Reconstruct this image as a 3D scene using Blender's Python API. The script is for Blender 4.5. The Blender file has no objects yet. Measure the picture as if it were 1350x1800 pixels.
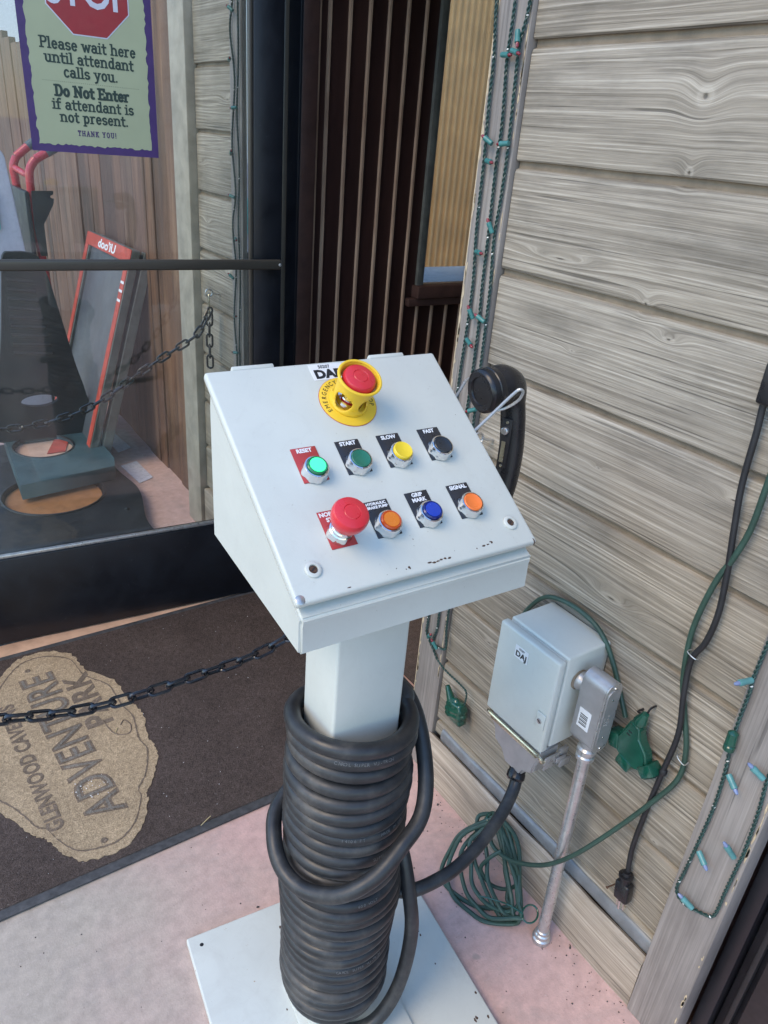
import bpy, bmesh, math, random
from mathutils import Vector, Matrix, Euler
random.seed(7)
R = math.radians
S = bpy.context.scene
COL = S.collection

# ------------------------------------------------------------------ camera
cam_d = bpy.data.cameras.new('camera')
cam = bpy.data.objects.new('camera', cam_d); COL.objects.link(cam); S.camera = cam
right = Vector((0.82853, -0.55459, 0.07724)); up = Vector((0.19219, 0.41121, 0.89104)); fwd = Vector((0.52593, 0.72341, -0.44730))
cam.matrix_world = Matrix(((right.x, up.x, -fwd.x, 0), (right.y, up.y, -fwd.y, 0), (right.z, up.z, -fwd.z, 1.6), (0, 0, 0, 1)))
cam_d.sensor_fit = 'VERTICAL'; cam_d.sensor_height = 36.0; cam_d.lens = 1305.5 / 1800 * 36.0
cam_d.clip_start = 0.02; cam_d.clip_end = 800

# ------------------------------------------------------------------ world and sun
W = bpy.data.worlds.new('World'); S.world = W; W.use_nodes = True
wn = W.node_tree.nodes; wl = W.node_tree.links; wn.clear()
sky = wn.new('ShaderNodeTexSky'); sky.sky_type = 'NISHITA'; sky.sun_disc = False
SUN_EL, SUN_AZ = R(48), R(-95)      # azimuth measured from +y towards +x
sky.sun_elevation = SUN_EL; sky.sun_rotation = SUN_AZ; sky.dust_density = 0.3; sky.air_density = 1.4; sky.ozone_density = 5.5
bg = wn.new('ShaderNodeBackground'); bg.inputs['Strength'].default_value = 0.15
wo = wn.new('ShaderNodeOutputWorld'); wl.new(sky.outputs[0], bg.inputs[0]); wl.new(bg.outputs[0], wo.inputs[0])
sd = bpy.data.lights.new('sun', 'SUN'); sd.energy = 0.95; sd.angle = R(32); sd.color = (1.0, 0.76, 0.46)
sun = bpy.data.objects.new('sun', sd); COL.objects.link(sun)
sdir = Vector((math.sin(SUN_AZ) * math.cos(SUN_EL), math.cos(SUN_AZ) * math.cos(SUN_EL), math.sin(SUN_EL)))
sun.rotation_euler = sdir.to_track_quat('Z', 'Y').to_euler()
S.view_settings.view_transform = 'Standard'; S.view_settings.look = 'None'; S.view_settings.exposure = 1.24; S.view_settings.gamma = 1
S.view_settings.use_curve_mapping = False
S.render.engine = 'CYCLES'
S.cycles.transparent_max_bounces = 16; S.cycles.max_bounces = 8

# ------------------------------------------------------------------ materials
class NT:
    def __init__(s, name):
        s.m = bpy.data.materials.new(name); s.m.use_nodes = True
        s.n = s.m.node_tree.nodes; s.l = s.m.node_tree.links
        s.p = s.n['Principled BSDF']; s.out = s.n['Material Output']
    def node(s, t, **k):
        nd = s.n.new(t)
        for a, b in k.items():
            if a.startswith('i_'):
                key = a[2:]; key = int(key) if key.isdigit() else key.replace('_', ' ')
                v = b
                if isinstance(v, tuple) and len(v) == 2 and hasattr(v[0], 'outputs'): s.l.new(v[0].outputs[v[1]], nd.inputs[key])
                elif hasattr(v, 'outputs'): s.l.new(v.outputs[0], nd.inputs[key])
                else: nd.inputs[key].default_value = v
            else: setattr(nd, a, b)
        return nd
    def coord(s, scale=(1, 1, 1), rnd=0.0, kind='Object'):
        tc = s.node('ShaderNodeTexCoord'); mp = s.node('ShaderNodeMapping'); s.l.new(tc.outputs[kind], mp.inputs['Vector'])
        mp.inputs['Scale'].default_value = scale
        if rnd:
            oi = s.node('ShaderNodeObjectInfo'); mu = s.node('ShaderNodeVectorMath', operation='SCALE')
            cb = s.node('ShaderNodeCombineXYZ')
            for k in range(3): s.l.new(oi.outputs['Random'], cb.inputs[k])
            s.l.new(cb.outputs[0], mu.inputs[0]); mu.inputs['Scale'].default_value = rnd
            s.l.new(mu.outputs[0], mp.inputs['Location'])
        return mp
    def noise(s, vec, scale, detail=3, rough=.5, dist=0.0):
        nd = s.node('ShaderNodeTexNoise'); s.l.new(vec.outputs[0], nd.inputs['Vector'])
        nd.inputs['Scale'].default_value = scale; nd.inputs['Detail'].default_value = detail
        nd.inputs['Roughness'].default_value = rough; nd.inputs['Distortion'].default_value = dist
        return nd
    def ramp(s, src, stops, out=0):
        r = s.node('ShaderNodeValToRGB'); s.l.new(src.outputs[out], r.inputs[0])
        e = r.color_ramp.elements
        while len(e) < len(stops): e.new(0.5)
        for k, (pos, c) in enumerate(stops):
            e[k].position = pos; e[k].color = (c, c, c, 1) if isinstance(c, (int, float)) else (*c, 1)
        return r
    def mix(s, fac, a, b, mode='MIX'):
        m = s.node('ShaderNodeMix', data_type='RGBA', blend_type=mode)
        for v, i in ((fac, 0), (a, 6), (b, 7)):
            if hasattr(v, 'outputs'): s.l.new(v.outputs[0 if v.bl_idname != 'ShaderNodeMix' else 2], m.inputs[i])
            elif isinstance(v, tuple): m.inputs[i].default_value = (*v, 1)
            else: m.inputs[i].default_value = v
        return m
    def math(s, op, a, b=0.0, clamp=False):
        m = s.node('ShaderNodeMath', operation=op, use_clamp=clamp)
        for v, i in ((a, 0), (b, 1)):
            if hasattr(v, 'outputs'): s.l.new(v.outputs[0], m.inputs[i])
            else: m.inputs[i].default_value = v
        return m
    def base(s, v):
        if hasattr(v, 'outputs'): s.l.new(v.outputs[2 if v.bl_idname == 'ShaderNodeMix' else 0], s.p.inputs['Base Color'])
        else: s.p.inputs['Base Color'].default_value = (*v, 1)
    def rough(s, v):
        if hasattr(v, 'outputs'): s.l.new(v.outputs[0], s.p.inputs['Roughness'])
        else: s.p.inputs['Roughness'].default_value = v
    def bump(s, h, strength=.3, dist=.002, prev=None):
        b = s.node('ShaderNodeBump'); b.inputs['Strength'].default_value = strength; b.inputs['Distance'].default_value = dist
        s.l.new(h.outputs[2 if h.bl_idname == 'ShaderNodeMix' else 0], b.inputs['Height'])
        if prev: s.l.new(prev.outputs[0], b.inputs['Normal'])
        s.l.new(b.outputs[0], s.p.inputs['Normal']); return b

def simple(name, c, rough=.5, metal=0.0, var=.12, nscale=30, bump=.0, bscale=200, bdist=.0006, coat=0.0, rvar=0.08, spec=None):
    t = NT(name); v = t.coord(rnd=5); n = t.noise(v, nscale, 4, .6)
    lo = tuple(max(0, x * (1 - var)) for x in c); hi = tuple(min(1, x * (1 + var)) for x in c)
    t.base(t.ramp(n, [(.3, lo), (.7, hi)])); t.p.inputs['Metallic'].default_value = metal
    t.rough(t.ramp(t.noise(v, nscale * 2.3, 3), [(.3, max(0, rough - rvar)), (.7, min(1, rough + rvar))]))
    if bump: t.bump(t.noise(v, bscale, 2), bump, bdist)
    if coat: t.p.inputs['Coat Weight'].default_value = coat; t.p.inputs['Coat Roughness'].default_value = .1
    if spec is not None: t.p.inputs['Specular IOR Level'].default_value = spec
    return t.m

KNOTS = [(.774, 1.692, .012, .036, .018), (.771, 1.590, .006, .022, .012), (1.000, 1.429, .030, .010, .018), (.794, 1.389, .006, .020, .012), (.735, 1.344, .010, .011, .014), (.931, 1.275, .006, .006, .007),
         (.719, .850, .022, .016, .022), (.549, 1.135, .012, .010, .012), (.747, .251, .012, .010, .012), (.814, 1.084, .006, .006, .007), (1.011, .552, .012, .011, .010), (.592, .670, .010, .010, .010), (.492, .418, .008, .008, .008),
         (2.758, 1.478, .016, .013, .016), (2.705, 1.287, .014, .012, .014), (2.511, 1.674, .016, .014, .014), (2.533, 1.139, .014, .012, .014)]
def wood(name, dark, mid, light, axis='y', ring=150.0, rnd=40, bstr=.55, knots=False, mott=.5, ringamt=.30):
    """weathered, raised grain that runs along one axis and bends round knots"""
    t = NT(name)
    c = t.coord(rnd=rnd)
    sep = t.node('ShaderNodeSeparateXYZ'); t.l.new(c.outputs[0], sep.inputs[0])
    L, A, D = (1, 2, 0) if axis == 'y' else ((2, 1, 0) if axis == 'z' else (0, 1, 2))
    acr0 = t.node('ShaderNodeMath', operation='ADD'); t.l.new(sep.outputs[A], acr0.inputs[0]); acr0.inputs[1].default_value = 0
    shift = None; core = None
    if knots:
        ge = t.node('ShaderNodeNewGeometry'); sg = t.node('ShaderNodeSeparateXYZ'); t.l.new(ge.outputs['Position'], sg.inputs[0])
        def ax_(o, v0, sc):
            m_ = t.node('ShaderNodeMath', operation='SUBTRACT'); t.l.new(sg.outputs[o], m_.inputs[0]); m_.inputs[1].default_value = v0
            return t.math('DIVIDE', m_, sc)
        for (ky, kz, sy, sz, amp) in KNOTS:
            dy, dz = ax_(1, ky, sy * 3.0), ax_(2, kz, sz)
            d2 = t.math('ADD', t.math('MULTIPLY', dy, dy), t.math('MULTIPLY', dz, dz))
            g = t.math('POWER', 2.718, t.math('MULTIPLY', d2, -1.0)); ga = t.math('MULTIPLY', g, amp * 1.1)
            g2 = t.math('POWER', 2.718, t.math('MULTIPLY', t.math('ADD', t.math('MULTIPLY', dy, dy), t.math('MULTIPLY', t.math('MULTIPLY', dz, dz), 1.0)), -14.0))
            shift = ga if shift is None else t.math('ADD', shift, ga); core = g2 if core is None else t.math('ADD', core, g2)
        acr0 = t.math('ADD', acr0, shift)
    def comb(a, b, d=0.3, use=True):
        cb = t.node('ShaderNodeCombineXYZ'); t.l.new(sep.outputs[L], cb.inputs[0]); t.l.new(acr0.outputs[0], cb.inputs[1]); t.l.new(sep.outputs[D], cb.inputs[2])
        m = t.node('ShaderNodeMapping'); t.l.new(cb.outputs[0], m.inputs[0]); m.inputs['Scale'].default_value = (a, b, d); return m
    wav = t.noise(comb(1.6, 6.0), 1.0, 2, .5)
    h = t.math('ADD', acr0, t.math('MULTIPLY', t.math('SUBTRACT', wav, .5), .05))
    fine = t.noise(comb(6, 130, 20), 1.0, 3, .6)
    h2 = t.math('ADD', t.math('MULTIPLY', h, ring), t.math('MULTIPLY', fine, .9))
    h2 = t.math('ADD', h2, t.math('MULTIPLY', t.noise(comb(.6, 12), 1.0, 2), 6))
    sn = t.math('SINE', t.math('MULTIPLY', h2, 6.2832)); rg = t.math('POWER', t.math('MULTIPLY', t.math('ADD', sn, 1.0), .5), 1.8)
    patch = t.ramp(t.noise(comb(1.3, 9), 1.0, 3, .6), [(.38, .15), (.62, 1.0)])
    rgp = t.math('MULTIPLY', rg, patch)
    streak = t.noise(comb(1.7, 125, 5), 1.0, 5, .74)
    fib = t.noise(comb(3.2, 300, 20), 1.0, 3, .65)
    body = t.math('ADD', t.math('MULTIPLY', rgp, ringamt), t.math('ADD', t.math('MULTIPLY', streak, .95 - ringamt * .45), t.math('MULTIPLY', t.math('SUBTRACT', fib, .5), .70)))
    colr = t.ramp(body, [(.24, dark), (.48, mid), (.80, light)])
    blot = t.noise(comb(3.0, 9), 1.0, 5, .65)
    colr = t.mix(1.0, colr, t.ramp(blot, [(.28, 1 - mott * .5), (.50, 1.0), (.75, 1.0 + mott * .28)]), 'MULTIPLY')
    oi = t.node('ShaderNodeObjectInfo'); colr = t.mix(1.0, colr, t.ramp(oi, [(0, (.90, .88, .86)), (.5, (1.0, 1.0, 1.0)), (1, (1.08, 1.07, 1.07))], out=5), 'MULTIPLY')
    crack = t.ramp(t.noise(comb(2.2, 120, 8), 1.0, 2, .5), [(.30, 1.0), (.35, 0.0)])
    colr = t.mix(t.math('MULTIPLY', crack, .65), colr, tuple(x * .4 for x in dark))
    hh = t.math('ADD', t.math('MULTIPLY', rgp, .6), t.math('ADD', t.math('MULTIPLY', streak, 1.0), t.math('MULTIPLY', fib, .5))); hh = t.math('SUBTRACT', hh, t.math('MULTIPLY', crack, .5))
    if core is not None:
        rim = t.ramp(core, [(.0, 0.0), (.15, .32), (.55, .22), (.8, 0.0)])
        colr = t.mix(rim, colr, light); colr = t.mix(t.math('MULTIPLY', t.ramp(core, [(.80, 0.0), (.95, 1.0)]), .8), colr, tuple(x * .45 for x in dark))
        hh = t.math('SUBTRACT', hh, t.math('MULTIPLY', t.ramp(core, [(.75, 0.0), (1.0, 1.0)]), 1.4))
    t.base(colr); t.rough(t.ramp(streak, [(.3, .75), (.7, .55)]))
    t.bump(hh, bstr, .0024)
    return t.m

M = {}
M['plank'] = wood('weathered_siding', (.165, .141, .108), (.285, .250, .197), (.50, .452, .375), ring=95, mott=.8, knots=True, bstr=.6, ringamt=.20)
M['channel'] = simple('siding_channel', (.21, .165, .115), .7, var=.25, nscale=18, bump=.3, bscale=300)
M['trim'] = wood('painted_trim', (.20, .18, .165), (.265, .24, .22), (.35, .32, .295), axis='z', ring=60, bstr=.14, mott=.5, ringamt=.12)
M['bare'] = simple('bare_wood_chips', (.52, .42, .28), .7, var=.25, nscale=60, bump=.3)
M['kick'] = wood('kick_board_wood', (.23, .19, .145), (.36, .30, .235), (.55, .48, .39), bstr=.3, ring=60, mott=.9)
M['flash'] = simple('grey_flashing', (.20, .21, .22), .38, .2, var=.2, nscale=25, bump=.15, bscale=120)
M['post_pale'] = simple('pale_corner_post', (.36, .325, .265), .6, var=.25, nscale=12, bump=.3, bscale=90)
M['white_paint'] = None
def powder(name, c, dirt=.0, dcol=(.35, .22, .1)):
    t = NT(name); v = t.coord(); n = t.noise(v, 9, 4, .6)
    colr = t.ramp(n, [(.3, tuple(x * .955 for x in c)), (.7, tuple(min(1, x * 1.03) for x in c))])
    if dirt:
        sp = t.ramp(t.noise(v, 55, 3, .65), [(.70, 0.0), (.74, 1.0)]); colr = t.mix(t.math('MULTIPLY', sp, dirt), colr, dcol)
        sm = t.ramp(t.noise(v, 6, 6, .75, 1.2), [(.5, 0.0), (.8, 1.0)]); colr = t.mix(t.math('MULTIPLY', sm, .35), colr, (.42, .40, .36))
    sm2 = t.ramp(t.noise(v, 17, 6, .8, 2.0), [(.52, 0.0), (.78, 1.0)]); colr = t.mix(t.math('MULTIPLY', sm2, .16), colr, (.36, .34, .30))
    sp2 = t.ramp(t.noise(v, 240, 2), [(.735, 0.0), (.76, 1.0)]); colr = t.mix(t.math('MULTIPLY', sp2, .35), colr, (.30, .27, .22))
    t.base(colr); t.rough(t.ramp(t.noise(v, 26, 5, .7), [(.3, .30), (.7, .5)])); t.bump(t.noise(v, 420, 2, .6), .16, .0007)
    return t.m
M['white'] = powder('white_powder_coat', (.565, .585, .535))
M['white_base'] = powder('white_base_plate_paint', (.60, .62, .57), .85)
M['seal'] = simple('grey_gasket', (.38, .38, .38), .6)
M['hook_wire'] = simple('bright_hook_wire', (.50, .52, .52), .3, .4, var=.05)
M['chrome'] = simple('chrome', (.78, .78, .78), .09, 1.0, var=.04, rvar=.03)
M['steel'] = simple('galvanised_steel', (.56, .56, .55), .36, .8, var=.16, nscale=60, bump=.12, bscale=150, rvar=.12)
M['alu'] = simple('cast_aluminium', (.46, .46, .46), .40, .65, var=.08, nscale=40, bump=.25, bscale=500, rvar=.08)
M['zinc'] = simple('zinc_yellow_plate', (.62, .58, .44), .28, .9, var=.12)
M['rubber'] = None
t = NT('black_rubber_cable'); v = t.coord(); n1 = t.noise(v, 14, 5, .65); 
t.base(t.ramp(n1, [(.3, (.013, .0135, .015)), (.52, (.028, .029, .031)), (.72, (.080, .075, .068))])); t.rough(t.ramp(t.noise(v, 30, 4), [(.3, .34), (.7, .55)])); t.bump(t.noise(v, 260, 3), .2, .0006); M['rubber'] = t.m
M['black_plastic'] = simple('black_plastic', (.012, .012, .014), .3, var=.2, bump=.08, bscale=300)
M['black_matte'] = simple('black_matte_plastic', (.016, .016, .018), .5, var=.2)
M['chain_black'] = simple('black_plastic_chain', (.012, .014, .018), .22, var=.2, coat=.4)
M['navy'] = None
t = NT('dark_navy_door_paint'); v = t.coord(); n1 = t.noise(v, 7, 6, .7, .6); 
sc = t.ramp(t.noise(v, 38, 6, .8, 1.5), [(.62, 0.0), (.72, 1.0)])
t.base(t.mix(t.math('MULTIPLY', sc, .28), t.ramp(n1, [(.3, (.0055, .0065, .0095)), (.7, (.011, .013, .018))]), (.16, .16, .16))); t.rough(t.ramp(n1, [(.3, .28), (.7, .5)])); M['navy'] = t.m
M['brown_trim'] = simple('dark_brown_trim', (.055, .028, .022), .45, var=.25, nscale=15)
t = NT('dark_brown_corrugated_steel'); v = t.coord((1, 1, .15)); 
t.base(t.ramp(t.noise(v, 14, 5, .7), [(.3, (.018, .008, .007)), (.7, (.042, .018, .014))])); t.rough(.4); M['corr'] = t.m
M['door_dark'] = simple('very_dark_brown_door', (.022, .018, .020), .5, var=.15)
t = NT('lit_tan_rib'); v = t.coord((1, 1, .1)); 
t.base(t.ramp(t.noise(v, 40, 5, .7), [(.3, (.20, .12, .08)), (.7, (.42, .29, .20))])); t.rough(.5); M['rib'] = t.m  # ribs coloured lighter tan for the light they catch
M['beige_corr'] = simple('beige_corrugated_panel', (.88, .52, .22), .55, var=.12, nscale=6)
M['bar'] = simple('bronze_handle_bar', (.070, .062, .050), .30, .2, var=.04, rvar=.01)
M['red_btn'] = simple('red_plastic', (.62, .028, .04), .32, var=.06, coat=.2)
M['yellow'] = simple('yellow_plastic', (.80, .52, .03), .38, var=.05)
M['btn_green'] = simple('green_plastic', (.02, .16, .10), .35, var=.05)
M['btn_yellow'] = simple('yellow_button', (.82, .60, .03), .35, var=.05)
M['btn_black'] = simple('black_button', (.02, .026, .035), .3, var=.05)
M['btn_orange'] = simple('orange_button', (.88, .20, .04), .35, var=.05)
M['btn_amber'] = simple('amber_lens', (.72, .20, .02), .25, var=.05, coat=.3)
M['btn_amber_rim'] = simple('amber_lens_rim', (.50, .07, .01), .25, var=.05)
M['btn_blue'] = simple('blue_lens', (.01, .05, .42), .2, var=.05, coat=.5)
M['btn_blue_rim'] = simple('blue_lens_rim', (.005, .015, .13), .2, var=.05)
t = NT('lit_green_lens'); t.base((.05, .7, .28)); t.p.inputs['Emission Color'].default_value = (.05, 1.0, .30, 1); t.p.inputs['Emission Strength'].default_value = .55; t.rough(.25); M['btn_lit'] = t.m
M['btn_lit_rim'] = simple('green_lens_rim', (.01, .16, .07), .25, var=.05)
M['plate_black'] = simple('black_legend_plate', (.022, .024, .03), .33, var=.15, nscale=60, bump=.1)
M['plate_red'] = simple('red_legend_plate', (.42, .045, .045), .4, var=.1)
M['ink_white'] = simple('white_lettering', (.78, .80, .82), .5, var=.03)
M['ink_grey'] = simple('worn_grey_print', (.16, .165, .17), .6, var=.3, nscale=300)
M['ink_black'] = simple('black_lettering', (.012, .012, .012), .5, var=.03)
M['ink_purple'] = simple('purple_lettering', (.05, .02, .11), .5, var=.03)
M['ink_dark'] = simple('dark_green_lettering', (.022, .045, .035), .5, var=.03)
M['label'] = simple('white_sticker', (.74, .75, .75), .35, var=.03)
M['poster_green'] = simple('pale_green_poster_paper', (.40, .43, .27), .45, var=.07, nscale=5)
M['poster_purple'] = simple('purple_poster_border', (.055, .022, .13), .4, var=.08)
M['poster_red'] = simple('dark_red_octagon', (.33, .022, .03), .4, var=.06)
M['poster_white'] = simple('pale_lilac_print', (.62, .62, .70), .4, var=.03)
M['rust'] = simple('rust_brown', (.075, .04, .025), .85, var=.5, nscale=300)
M['green_wire'] = simple('green_wire_insulation', (.018, .052, .045), .42, var=.2, nscale=40)
M['green_cord'] = simple('green_extension_cord', (.028, .065, .048), .45, var=.2, nscale=30)
M['green_plastic'] = simple('glossy_green_plastic', (.008, .07, .045), .18, var=.2, coat=.5)
M['socket'] = simple('teal_lamp_socket', (.04, .17, .16), .35, var=.15)
M['socket_blue'] = simple('blue_teal_lamp_socket', (.09, .25, .25), .3, var=.15)
M['bulb_red'] = simple('red_lamp_tip', (.20, .012, .02), .15, var=.2, coat=.6)
M['bulb_blue'] = simple('blue_lamp_tip', (.16, .20, .34), .15, var=.2, coat=.6)
M['clip_white'] = simple('white_wire_clip', (.78, .78, .75), .35)
M['truck_red'] = simple('red_enamel', (.48, .02, .035), .28, var=.08, coat=.3)
M['sign_red'] = simple('worn_red_paint', (.50, .07, .045), .55, var=.2)
M['grey_wood'] = simple('grey_painted_wood', (.10, .10, .085), .6, var=.3, nscale=20)
M['chalk'] = simple('slate_board', (.09, .10, .115), .4, var=.25, nscale=5)
M['barrier'] = simple('dark_moulded_plastic', (.014, .017, .02), .42, var=.25, nscale=8)
M['teal'] = simple('teal_grey_slab', (.05, .095, .11), .4, var=.2, nscale=8, bump=.2)
M['copper'] = simple('tan_floor_disc', (.36, .16, .06), .6, var=.2, nscale=20)
M['pink_disc'] = simple('pale_pink_floor_disc', (.62, .40, .30), .6, var=.2, nscale=14)
M['lavender'] = simple('pale_lavender_board', (.60, .60, .70), .3, var=.06)
M['cyan'] = simple('cyan_panel', (.12, .60, .62), .4)
M['straw'] = simple('dry_straw', (.60, .50, .26), .7)
M['crumb'] = simple('white_crumbs', (.75, .73, .70), .6)
M['pebble'] = simple('dark_grit', (.06, .055, .05), .85, var=.4)
M['yellow_light'] = simple('cream_plastic', (.70, .62, .40), .5)
M['reflect_white'] = simple('painted_rendering', (.72, .72, .70), .8)

# brown boards of the far wall
t = NT('rusty_brown_boards'); v = t.coord((1, 1.6, .12), rnd=30); v2 = t.coord((1, 1, .5), rnd=9)
oi = t.node('ShaderNodeObjectInfo'); a_ = t.ramp(t.noise(v, 12, 6, .7), [(.28, (.075, .042, .030)), (.5, (.185, .105, .070)), (.75, (.33, .225, .155))])
b_ = t.ramp(oi, [(0, (.60, .56, .56)), (.35, (.92, .86, .84)), (.6, (.98, .80, .62)), (1, (.78, .73, .73))], out=5)
lo_ = t.ramp(t.noise(v2, 3, 4, .6), [(.35, .55), (.6, 1.0)])
t.base(t.mix(1.0, t.mix(1.0, a_, b_, 'MULTIPLY'), lo_, 'MULTIPLY')); t.rough(.6); t.bump(t.noise(v, 40, 4), .3, .002); M['brown_board'] = t.m
# floor
t = NT('pink_concrete'); v = t.coord(); n1 = t.noise(v, 1.6, 5, .6); n2 = t.noise(v, 34, 5, .7); n3 = t.noise(v, 210, 3, .6)
sepf = t.node('ShaderNodeSeparateXYZ'); t.l.new(v.outputs[0], sepf.inputs[0])
gx = t.math('ADD', t.math('MULTIPLY', t.math('ADD', sepf, 0.0), 1.0), t.math('MULTIPLY', n1, .9))
t.l.new(sepf.outputs[0], gx.inputs[0].links[0].from_node.inputs[0].links[0].from_node.inputs[0])
wear = t.ramp(gx, [(.55, 0.0), (1.05, 1.0)])
colr = t.mix(wear, (.48, .41, .335), (.64, .425, .375))
colr = t.mix(1.0, colr, t.ramp(n2, [(.25, .74), (.7, 1.08)]), 'MULTIPLY')
colr = t.mix(t.math('MULTIPLY', t.ramp(t.noise(v, 5.5, 7, .75, .6), [(.50, 0.0), (.72, 1.0)]), .45), colr, (.30, .27, .245))
colr = t.mix(t.math('MULTIPLY', t.ramp(n3, [(.66, 0.0), (.72, 1.0)]), .5), colr, (.20, .15, .13))
colr = t.mix(t.math('MULTIPLY', t.ramp(t.noise(v, 120, 2), [(.70, 0.0), (.75, 1.0)]), .6), colr, (.60, .50, .45))
colr = t.mix(t.math('MULTIPLY', t.ramp(t.noise(t.coord((1, 6, 1)), 14, 4, .7), [(.60, 0.0), (.70, 1.0)]), .30), colr, (.56, .46, .42))
colr = t.mix(t.math('MULTIPLY', t.ramp(t.noise(v, 11, 2, .5), [(.71, 0.0), (.74, 1.0)]), .5), colr, (.25, .24, .21))
t.base(colr); t.rough(.75); t.bump(t.math('ADD', t.math('MULTIPLY', n2, .6), t.math('MULTIPLY', n3, .6)), .5, .002); M['floor'] = t.m
# mat
def matmat(name, lo, hi, sp=.3):
    t = NT(name); v = t.coord(); n3 = t.noise(v, 330, 3, .7); n2 = t.noise(v, 75, 4, .7); n1 = t.noise(v, 5, 4, .6)
    c = t.ramp(n3, [(.3, lo), (.7, hi)]); c = t.mix(1.0, c, t.ramp(n1, [(.3, .8), (.7, 1.1)]), 'MULTIPLY')
    c = t.mix(1.0, c, t.ramp(n2, [(.3, .7), (.7, 1.15)]), 'MULTIPLY')
    c = t.mix(t.math('MULTIPLY', t.ramp(t.noise(v, 130, 2), [(.735, 0.0), (.76, 1.0)]), sp), c, (.5, .45, .4))
    t.base(c); t.rough(.95); t.p.inputs['Specular IOR Level'].default_value = .15
    t.bump(t.math('ADD', n3, t.math('MULTIPLY', n2, .7)), .9, .004); return t.m
M['mat'] = matmat('brown_carpet_mat', (.050, .038, .032), (.165, .125, .108))
M['mat_tan'] = matmat('tan_mat_pile', (.31, .225, .135), (.74, .56, .36), .1)
M['mat_letter'] = matmat('brown_mat_letters', (.14, .105, .075), (.35, .27, .20), .1)
M['mat_inner'] = matmat('grey_mat_pile', (.16, .14, .11), (.36, .32, .27), .1)
M['sunlit_floor'] = simple('tan_sunlit_floor', (.62, .38, .24), .6, var=.2, nscale=12)  # sunlit floor tone for the added strip by the glass door
M['mat_edge'] = simple('rubber_mat_edge', (.065, .065, .066), .7, var=.35, nscale=60, bump=.3)
# glass
t = NT('door_glass'); t.n.remove(t.p); tr = t.node('ShaderNodeBsdfTransparent'); tr.inputs[0].default_value = (.90, .93, .92, 1)
gl = t.node('ShaderNodeBsdfGlossy'); gl.inputs['Roughness'].default_value = .02
fr = t.node('ShaderNodeFresnel'); fr.inputs[0].default_value = 1.5
df = t.node('ShaderNodeBsdfDiffuse'); df.inputs[0].default_value = (.62, .56, .46, 1)
v = t.coord((1, 1, 1)); du = t.math('MULTIPLY', t.ramp(t.noise(v, 3, 6, .7, 1.0), [(.45, .30), (.8, 1.0)]), .075)  # smudges over an even pale veil that stands for reflected haze
m1 = t.node('ShaderNodeMixShader'); t.l.new(fr.outputs[0], m1.inputs[0]); t.l.new(tr.outputs[0], m1.inputs[1]); t.l.new(gl.outputs[0], m1.inputs[2])
m2 = t.node('ShaderNodeMixShader'); t.l.new(du.outputs[0], m2.inputs[0]); t.l.new(m1.outputs[0], m2.inputs[1]); t.l.new(df.outputs[0], m2.inputs[2])
t.l.new(m2.outputs[0], t.out.inputs[0]); M['glass'] = t.m

# ------------------------------------------------------------------ mesh helpers
WM = {}                                    # world matrix of every object made
def smooth(bm, ang=38):
    for f in bm.faces: f.smooth = True
    for e in bm.edges:
        if len(e.link_faces) == 2 and e.calc_face_angle(0) > R(ang): e.smooth = False
def to_mesh(name, bm, sm=True, ang=38):
    bmesh.ops.recalc_face_normals(bm, faces=bm.faces)
    if sm: smooth(bm, ang)
    me = bpy.data.meshes.new(name); bm.to_mesh(me); bm.free(); return me
def put(name, me, mat, parent=None, M4=None, recenter=True):
    """link mesh me (in local space of M4) as ONE object"""
    M4 = M4 or Matrix()
    if recenter and me.users == 0 and len(me.vertices):
        xs = [v.co for v in me.vertices]
        c = Vector([(min(a[k] for a in xs) + max(a[k] for a in xs)) / 2 for k in range(3)])
        me.transform(Matrix.Translation(-c)); M4 = M4 @ Matrix.Translation(c)
    o = bpy.data.objects.new(name, me); COL.objects.link(o)
    if mat is not None and not me.materials: me.materials.append(mat if not isinstance(mat, str) else M[mat])
    if parent is not None:
        o.parent = parent; o.matrix_basis = WM[parent.name].inverted() @ M4
    else: o.matrix_basis = M4
    WM[o.name] = M4.copy(); return o
def obj(name, bm, mat, parent=None, M4=None, sm=True, ang=38):
    return put(name, to_mesh(name, bm, sm, ang), mat, parent, M4)
def thing(name, label, cat, loc=(0, 0, 0), group=None, rot=None):
    o = bpy.data.objects.new(name, None); COL.objects.link(o); o.empty_display_size = .05
    m = Matrix.Translation(Vector(loc)) @ (rot or Matrix()); o.matrix_basis = m; WM[o.name] = m.copy()
    return tag(o, label, cat, group)
def tag(o, label=None, cat=None, group=None, kind=None):
    if label: o['label'] = label
    if cat: o['category'] = cat
    if group: o['group'] = group
    if kind: o['kind'] = kind
    return o
def bx(bm, x0, x1, y0, y1, z0, z1, bev=0.0, seg=2):
    r = bmesh.ops.create_cube(bm, size=1.0); vs = r['verts']
    for v_ in vs: v_.co = Vector(((x0 + x1) / 2 + v_.co.x * (x1 - x0), (y0 + y1) / 2 + v_.co.y * (y1 - y0), (z0 + z1) / 2 + v_.co.z * (z1 - z0)))
    if bev:
        es = list({e for v_ in vs for e in v_.link_edges}); bmesh.ops.bevel(bm, geom=es, offset=bev, segments=seg, affect='EDGES', profile=.5)
    return bm
def box(x0, x1, y0, y1, z0, z1, bev=0.0, seg=2): return bx(bmesh.new(), x0, x1, y0, y1, z0, z1, bev, seg)
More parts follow.
